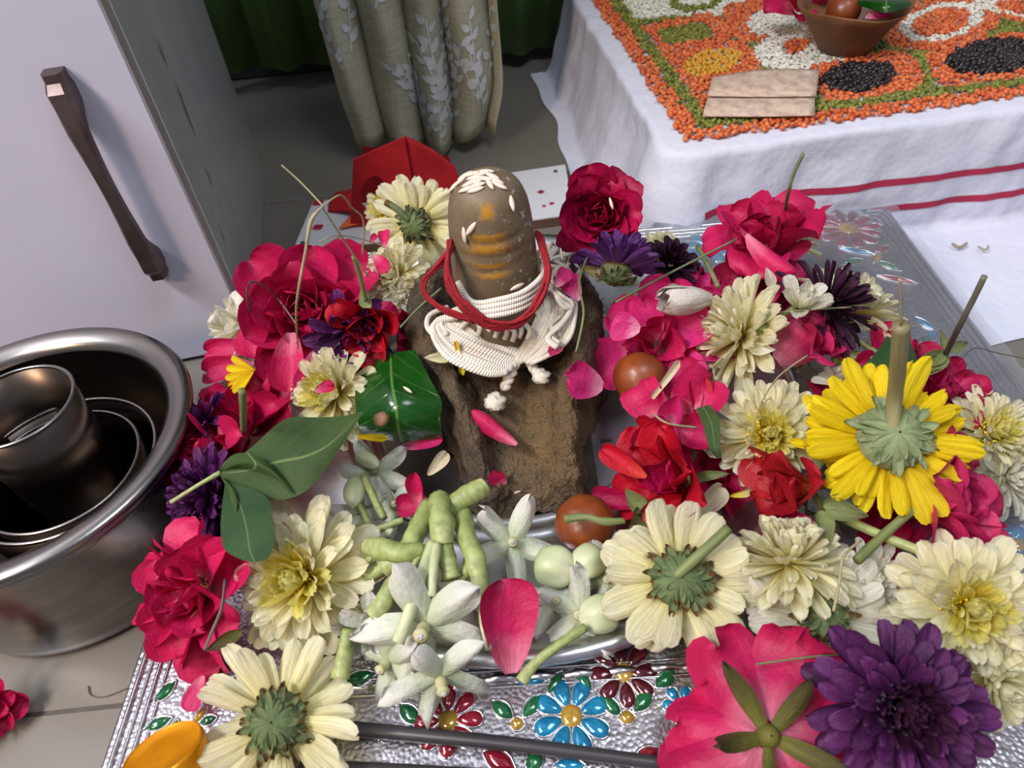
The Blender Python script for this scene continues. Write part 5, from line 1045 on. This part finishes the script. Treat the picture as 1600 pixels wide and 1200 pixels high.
for k in range(6): link('petal', petal_mesh('petal_bud_%d' % (k % 3), petal_mat('bud_white', (216, 206, 186), (230, 222, 214), (226, 212, 206), .2, streak=.15) if k == 0 else bpy.data.materials['bud_white'], 'rose', .36, .5, .4, .9, .03, seed=k, nu=7, nv=8), wb, Mloc(k * 1.047, .1, 0, radians(62 + 4 * (k % 2)), 1.0))
mum('cream chrysanthemum standing on edge facing left beside pink petals', 1138, 522, 5.4, 96, (-.93, .0, .4), M_CREAM, 78, disc=False, seed=28, W=.14, lmin=.42, e1=70)
lone_petal('white pointed petal sticking out right of the cream edge-on flower', (1170, 545, 6.0), (1212, 545, 6.2), (0, -.7, .7), M_WHITE, .3, 'leaf', seed=6)
rose('bright magenta rose with broad loose petals beside the clay base', 1022, 528, 4.8, 92, (-.25, -.45, .8), M_MAG, 13, M_PINK, seed=29, e_out=8, e_in=60, W=.66, ruf=.06)
lone_petal('pointed magenta petal turned toward the clay wall', (1000, 515, 6.4), (955, 505, 6.6), (-.3, -.7, .6), M_MAG, .7, seed=31, cup=.2)
lone_petal('deep pink petal right of the upper brown sweet', (1090, 640, 4.4), (1065, 560, 5.2), (-.2, -.8, .6), M_PINK, .38, seed=32); lone_petal('red petal standing behind the upper sweet', (1095, 660, 3.8), (1085, 590, 5.2), (.2, -.8, .6), M_RED, .4, seed=33)
lone_petal('twisted pale petal leaning on the upper brown sweet', (1018, 622, 5.0), (1062, 566, 5.9), (0, -.7, .7), M_DRY, .13, 'strap', cup=.9, seed=4)
rose('cupped hot pink rose below the upper brown sweet', 1040, 668, 4.0, 84, (-.3, -.6, .7), M_PINK, 8, M_MAG, seed=34, e_out=12, e_in=45, W=.62)
rf_ = rose('red rose on its side in front of the cupped pink one', 1040, 745, 3.4, 96, (-.75, -.1, .5), M_RED, 14, M_CRIM, seed=35, e_out=30, e_in=70, sepals=5, W=.6, hip=True, spin=.2)
lone_petal('long red petal with dark curled tip pointing at the clay base', (1010, 745, 3.4), (938, 706, 3.8), (0, -.7, .7), M_RED, .3, seed=36); lone_petal('wide red petal at the front of the red side-lying rose', (1120, 795, 2.4), (1010, 788, 3.0), (0, -.8, .6), M_RED, .36, seed=37); lone_petal('dark red petal lying under the red rose by the plate rings', (1000, 790, 1.6), (925, 775, 1.4), (0, -.5, .85), M_CRIM, .34, seed=38)
for i, (a, b_) in enumerate((((1010, 800, 2.4), (975, 765, 3.0)), ((1008, 805, 2.5), (1030, 775, 3.0)), ((1000, 800, 2.2), (985, 835, 2.8)))): lone_petal(('pale green sepal pointing up from the red rose', 'second pale sepal against the red rose', 'drooping pale sepal of the red rose over the cream flower')[i], a, b_, (0, -.8, .6), M_SEPAL, .34, 'leaf', seed=i, name='sepal', parent=rf_)
stub('curved green flower stem lying on the larger sweet', [(975, 814, 3.7), (945, 815, 4.0), (915, 808, 4.1), (882, 811, 4.0)], [.14, .17, .15, .2], M_STEM)
lf = mobj('leaf', patch([[P(1088, 638, 5.0), P(1108, 632, 5.2)], [P(1098, 665, 5.0), P(1124, 655, 5.2)], [P(1108, 700, 4.6), P(1126, 695, 4.8)], [P(1120, 716, 4.2), P(1128, 714, 4.4)]], 5), M_LEAFD); tag(lf, 'small crumpled green leaf between pink petals and the lemon-hearted flower', 'leaf')
grass('pale thread-like stalk over the cupped pink rose', [P(1022, 648, 6.0), P(1045, 662, 6.0), P(1090, 668, 5.4)], .05, M_GRASS, 'thin_stalk', 'stalk')
# ---- right cluster ---------------------------------------------------------
mum('maroon black chrysanthemum with ragged finger petals at the right', 1310, 462, 6.6, 86, (.35, -.1, .6), M_DARKP, 40, disc=False, seed=40, W=.09, e0=-15, e1=70, lmin=.6)
mum('cream chrysanthemum behind the maroon one, petals spread to the right', 1348, 470, 4.4, 92, (.4, .1, .6), M_CREAM, 46, disc=False, seed=42, W=.16)
mum('small white cup-shaped flower perched before the maroon chrysanthemum', 1252, 472, 7.4, 58, (-.1, -.2, .95), M_WHITE, 9, disc=False, seed=43, W=.24, e0=40, e1=75, lmin=.9)
lone_petal('white petal standing at the left of the white cup-shaped flower', (1205, 450, 6.0), (1198, 418, 6.8), (0, -.8, .6), M_WHITE, .32, 'leaf', seed=7)
rose('rosy red rose turned away with pale base and grey-green sepals', 1252, 545, 4.4, 66, (.4, -.1, .5), M_ROSEP, 12, seed=44, back=True, e_out=40, e_in=75, sepals=5, hip=True, W=.58, sepmat=M_SEPAL)
lone_petal('broad rosy petal at the front of the turned-away rose', (1215, 565, 5.2), (1290, 502, 6.2), (0, -.75, .65), M_ROSEP, .62, seed=45, cup=-.4)
grass('green stem slanting up right before the white cup-shaped flower', [P(1185, 518, 6.4), P(1230, 488, 6.9), P(1282, 452, 7.3)], .13, M_STEM, 'cut_stalk', 'stem')
mum('lemon-hearted chrysanthemum facing up in the right cluster', 1203, 676, 4.2, 92, (-.2, -.55, .8), M_CREAM, 84, M_LEMON, seed=46, W=.12, lmin=.4, discR=.28)
ro9_ = rose('orange red rose on its side with green sepals under the yellow flower', 1236, 758, 3.8, 88, (-.85, -.1, .35), M_ORR, 12, seed=47, e_out=42, e_in=78, sepals=5, hip=True, W=.56, stem=[P(1292, 798, 3.6), P(1340, 820, 3.9), P(1400, 846, 4.2), P(1458, 868, 4.4)], stem_r=.2, stem_mat=M_STEMB, sl=.7)
for a, b_ in (((1288, 790, 4.8), (1358, 806, 5.2)), ((1282, 798, 4.6), (1294, 852, 4.4)), ((1286, 792, 4.8), (1322, 768, 5.4))): lone_petal('', a, b_, (0, -.7, .7), M_SEPAL, .3, 'leaf', seed=3, name='sepal', parent=ro9_)
lone_petal('small red petal under the orange red rose on the cream ruffled flower', (1275, 818, 3.4), (1220, 808, 3.2), (0, -.6, .8), M_CRIM, .4, seed=48)
mum('big bright yellow chrysanthemum upside down with a thick upright stem', 1395, 682, 6.4, 140, (.05, .42, -.9), M_YEL, 128, back=True, calmat=M_CALYXF, seed=48, W=.1, e0=-6, e1=62, crs=1.25, stem=[P(1393, 678, 6.7), P(1398, 620, Y=18.6), P(1404, 560, Y=18.3), P(1408, 508, Y=18.2)], stem_r=.31, stem_mat=M_STEMG, lmin=.5)
lone_petal('stray yellow petal pointing left under the yellow chrysanthemum', (1300, 705, 5.0), (1235, 690, 4.8), (0, -.6, .8), M_YEL, .16, 'strap', seed=9)
lf = mobj('leaf', patch([[P(1335, 582, 5.6), P(1365, 590, 5.8), P(1395, 595, 6.0), P(1428, 585, 5.8)], [P(1365, 555, 5.8), P(1385, 560, 6.1), P(1405, 562, 6.2), P(1432, 560, 5.9)], [P(1385, 525, 6.0), P(1395, 528, 6.2), P(1408, 528, 6.2), P(1420, 528, 6.0)]], 5), M_LEAFB); tag(lf, 'dark green leaf standing behind the thick stem of the yellow flower', 'leaf')
rose('crimson rose petals behind the dark leaf', 1395, 565, 3.8, 62, (0, -.3, .9), M_CRIM, 10, seed=49)
rose('ruffled crimson rose at the right behind the yellow flower', 1480, 612, 3.6, 80, (.15, -.2, .9), M_CRIM, 20, M_ROSEP, seed=50, e_out=12, W=.5, ruf=.08)
rose('dusky pink rose with folded petals right below the yellow flower', 1490, 790, 4.0, 112, (.55, -.35, .6), M_ROSEP, 20, seed=52, e_out=24, W=.58)
ps_ = grass('purple-brown cut stem standing at the far right', [P(1478, 552, 5.2), P(1500, 508, Y=22.5), P(1522, 465, Y=22.5), P(1538, 432, Y=22.5)], .14, M_STEMP, 'cut_stalk', 'stem')
for i, (a, b_) in enumerate((((1480, 552, 5.0), (1420, 575, 4.6)), ((1482, 550, 5.0), (1512, 532, 5.0)), ((1478, 550, 5.2), (1468, 515, 5.8)), ((1480, 552, 4.9), (1432, 592, 4.4)))): lone_petal(('broad dry sepal left of the purple-brown stem', 'short sepal right of the purple-brown stem', 'pointed sepal along the purple-brown stem', 'lower sepal of the purple-brown stem over the crimson rose')[i], a, b_, (0, -.6, .8), M_SEPAL, .22, 'leaf', seed=i, name='sepal', parent=ps_)
stub('pale green stem end lying behind the yellow flower', [(1302, 562, 3.6), (1330, 560, 3.6), (1362, 562, 3.6)], [.28, .34, .34], M_STEMB); stub('dark green stem lying under the maroon flower', [(1322, 522, 4.0), (1350, 538, 4.0), (1372, 552, 4.0)], .14, M_STEM)
mum('small white flower peeping over the yellow chrysanthemum from the left', 1310, 592, 3.6, 44, (-.2, .2, .9), M_WHITE, 14, disc=False, seed=53, W=.2)
mum('pale chrysanthemum with lemon heart at the right edge', 1558, 672, 3.6, 78, (.05, -.4, .9), M_CREAM, 80, M_LEMON, seed=54, W=.12, discR=.24)
mum('white chrysanthemum beneath the pale one at the right edge', 1588, 745, 2.4, 76, (.2, -.6, .7), M_WHITE, 60, disc=False, seed=55, W=.13)
lf = mobj('leaf', patch([[P(1545, 640, 3.4), P(1580, 640, 3.6), P(1620, 645, 3.4)], [P(1550, 655, 3.6), P(1585, 660, 3.8), P(1620, 665, 3.6)], [P(1565, 668, 3.4), P(1590, 672, 3.5), P(1620, 675, 3.4)]], 4), M_LEAFB); tag(lf, 'dark green leaf tip at the right edge above the pale chrysanthemum', 'leaf')
# ---- front right -------------------------------------------------------------
mum('large cream chrysanthemum face down with green brown calyx at the front of the plate', 1062, 905, 3.8, 132, (.02, .38, -.92), M_CREAM, 50, back=True, seed=56, W=.175, e0=-10, e1=55, crs=1.1, stem=[P(1056, 900, 4.3), P(1095, 865, 5.0), P(1138, 826, 5.4)], stem_r=.22)
mum('ruffled ivory chrysanthemum on edge above the face-down white one', 1236, 860, 4.0, 102, (.05, .4, .85), M_CREAM, 84, disc=False, seed=57, W=.13, lmin=.5, e0=-20, e1=70)
mum('white chrysanthemum face down with dark green calyx behind the pink rose', 1285, 962, 2.8, 128, (-.05, .35, -.92), M_WHITE, 50, back=True, seed=58, W=.15, e0=-12, e1=50)
mum('large pale chrysanthemum with bright yellow heart at lower right', 1520, 952, 4.2, 122, (-.2, -.5, .82), M_CREAM, 84, M_LEMON, seed=59, W=.15, lmin=.4, discR=.22, e0=-8)
mum('cream chrysanthemum below the pale yellow-hearted one at the lower right edge', 1568, 1075, 2.4, 90, (.1, -.75, .5), M_CREAM, 44, disc=False, seed=60, W=.18)
mum('large dark plum chrysanthemum beside the pink rose at the bottom', 1418, 1112, 5.2, 142, (-.05, -.5, .85), M_PLUM, 80, M_DARKP, seed=62, W=.15, discmat=M_DISCP, discR=.3, lmin=.35)
rose('large hot pink rose turned over at the bottom with olive sepals', 1200, 1150, 3.3, 146, (.05, .3, -.95), M_PINK, 22, back=True, seed=65, e_out=8, e_in=60, sepals=5, sepmat=M_SEPALD, hip=True, W=.62, ruf=.07, sl=.66, spin=.5)
stub('straight green stem crossing below the yellow flower', [(1438, 786, 4.8), (1390, 828, 4.6), (1338, 876, 4.4)], .19, M_STEM)
mum('white crumpled blossom between the ruffled ivory flower and the plum one', 1365, 905, 2.8, 70, (.2, -.5, .8), M_WHITE, 40, disc=False, seed=64, W=.14)
lone_petal('translucent pale sepal between the red rose and the ruffled flower', (1080, 812, 2.6), (1128, 762, 3.2), (0, -.7, .7), M_DRY, .36, seed=65); lone_petal('yellowish curled petal by the lemon-hearted flower', (1140, 775, 3.0), (1172, 770, 3.0), (0, -.7, .7), M_LEMON, .25, seed=66)
for (lab, x, y, z, r, n, m, sd) in (('dark red rose petals deep between the red rose and the lemon-hearted flower', 1130, 735, 1.8, 64, (0, -.4, .9), M_CRIM, 80), ('crimson petals under the left side of the yellow flower', 1322, 640, 2.4, 60, (0, -.3, .9), M_CRIM, 81), ('magenta petals under the white half-open bud', 1095, 468, 3.6, 62, (0, -.4, .9), M_MAG, 82), ('pink petals below the maroon flower and the back rose', 1220, 462, 3.4, 66, (0, -.4, .9), M_ROSEP, 83), ('deep red petals in the gap under the yellow flower', 1395, 800, 1.8, 70, (0, -.4, .9), M_CRIM, 84)):
    rose(lab, x, y, z, r, n, m, 9, seed=sd, e_out=8, e_in=55)
# ---- grass, fibres -----------------------------------------------------------
grass('long bent dry grass stalk rising over the big pink rose', [P(466, 545, 7.2), P(463, 480, Y=22.5), P(478, 390, Y=23), P(486, 345, Y=23.5), P(505, 322, Y=24)], [.04, .05, .06, .085, .035])
grass('dry grass blade slanting from the stalk tip to the red rose', [P(502, 322, Y=24), P(535, 372, Y=24.5), P(575, 432, Y=25)], [.03, .045, .045])
grass('thin pale grass hair arching up left of the board', [P(440, 258, Y=25.5), P(470, 285, Y=25), P(505, 322, Y=24)], .03)
grass('angled grass wisp above the orange scrap', [P(505, 322, Y=24), P(532, 305, Y=24.5), P(550, 325, Y=25), P(568, 345, Y=25.3), P(566, 400, Y=25.5)], .035)
grass('short bent grass stub at the left of the pink rose', [P(392, 490, 5.6), P(386, 462, Y=24.5), P(396, 440, Y=24.5), P(430, 462, 7), P(462, 505, 7)], .05, M_HAIR)
grass('fine wisp arching toward the upturned cream flower', [P(495, 380, Y=25), P(530, 368, Y=25.5), P(580, 378, 9), P(640, 400, 9)], .025)
grass('long straight straw lying across the violet flower', [P(962, 472, 7.4), P(1050, 425, 7.2), P(1150, 374, 7.4)], .06, M_GRASSG)
grass('flat green blade leaning between the white bud and the back rose', [P(1090, 385, 6.6), P(1105, 412, 6.8), P(1122, 448, 6.8)], .13, M_GRASSG)
grass('thin straw over the white cup-shaped flower', [P(1170, 495, 6.8), P(1240, 486, 7.2), P(1330, 480, 7.0)], .05, M_GRASSG)
grass('thin fibre curving over the lemon-hearted flower', [P(1168, 700, 6.0), P(1185, 640, 6.4), P(1215, 590, 6.4), P(1262, 555, 6.6)], .035)
grass('thin green blade across the face-down white flower', [P(1180, 1038, 3.6), P(1280, 1025, 4.0), P(1380, 1018, 4.2)], .04, M_GRASSG)
grass('withered fibres hanging over the ruffled ivory flower', [P(1345, 845, 5.6), P(1318, 870, 5.6), P(1310, 920, 5.0), P(1302, 955, 4.6)], .06)
grass('dark grass blade hanging along the right clay wall', [P(922, 392, 8.6), P(905, 440, 8.2), P(912, 490, 7.6), P(900, 550, 6.4)], .06, M_GRASSG)
grass('green tuft of straw beside the red thread at left', [P(625, 512, 6.8), P(655, 480, 7.2), P(690, 450, 7.6)], .06, M_GRASSG)
grass('hair-thin fibre lying on the floor beside the plank', [P(138, 1072, FLOOR + .08), P(142, 1086, FLOOR + .08), P(165, 1088, FLOOR + .08), P(205, 1072, FLOOR + .08)], .03, M_HAIR, 'fibre', 'fibre')
grass('dark fibre arching over the plank edge at far right', [P(1490, 580, 2.0), P(1520, 545, 2.6), P(1560, 552, 2.2), P(1625, 565, 1.2)], .035, M_HAIR, 'fibre', 'fibre')
grass('slender white sprout above the thick yellow-flower stem', [P(1408, 508, Y=18.2), P(1408, 470, Y=18.2), P(1406, 436, Y=18.2)], .05, M_DRY if False else M_GRASS, 'sprout', 'sprout')
for i, (x, y) in enumerate(((1500, 384), (1540, 388))): grass(('dry husk lying on the floor cloth right of the plank', 'second smaller dry husk on the floor cloth')[i], [P(x - 12, y - 3, FLOOR + .5), P(x, y + 2, FLOOR + .55), P(x + 10 - 6 * i, y - 4, FLOOR + .5)], .1 - .04 * i, M_GRASS, 'dry_husk', 'husk')
# ---- bowl contents -------------------------------------------------------------
bp = P(1318, 18, TZ + 3.6); sweet('brown syrupy sweet in the leaf bowl', 1318, 16, TZ + 3.4, 26)
rose('pink petals heaped in the leaf bowl', 1255, 2, TZ + 3.0, 48, (0, -.3, .9), M_PINK, 10, seed=70, e_out=12)
lone_petal('pink petal by the sweet at the right of the leaf bowl', (1352, 28, TZ + 3.6), (1392, 22, TZ + 3.8), (0, -.5, .8), M_MAG, .45, seed=71)
lf = mobj('leaf', patch([[P(1340, 8, TZ + 4.2), P(1385, 20, TZ + 4.4), P(1425, 8, TZ + 4.4)], [P(1342, 0, TZ + 4.4), P(1385, 4, TZ + 4.9), P(1422, 2, TZ + 4.5)], [P(1345, -12, TZ + 4.2), P(1385, -10, TZ + 4.4), P(1415, -5, TZ + 4.3)]], 4), M_LEAFG); tag(lf, 'green leaf lying over the rim of the leaf bowl', 'leaf')
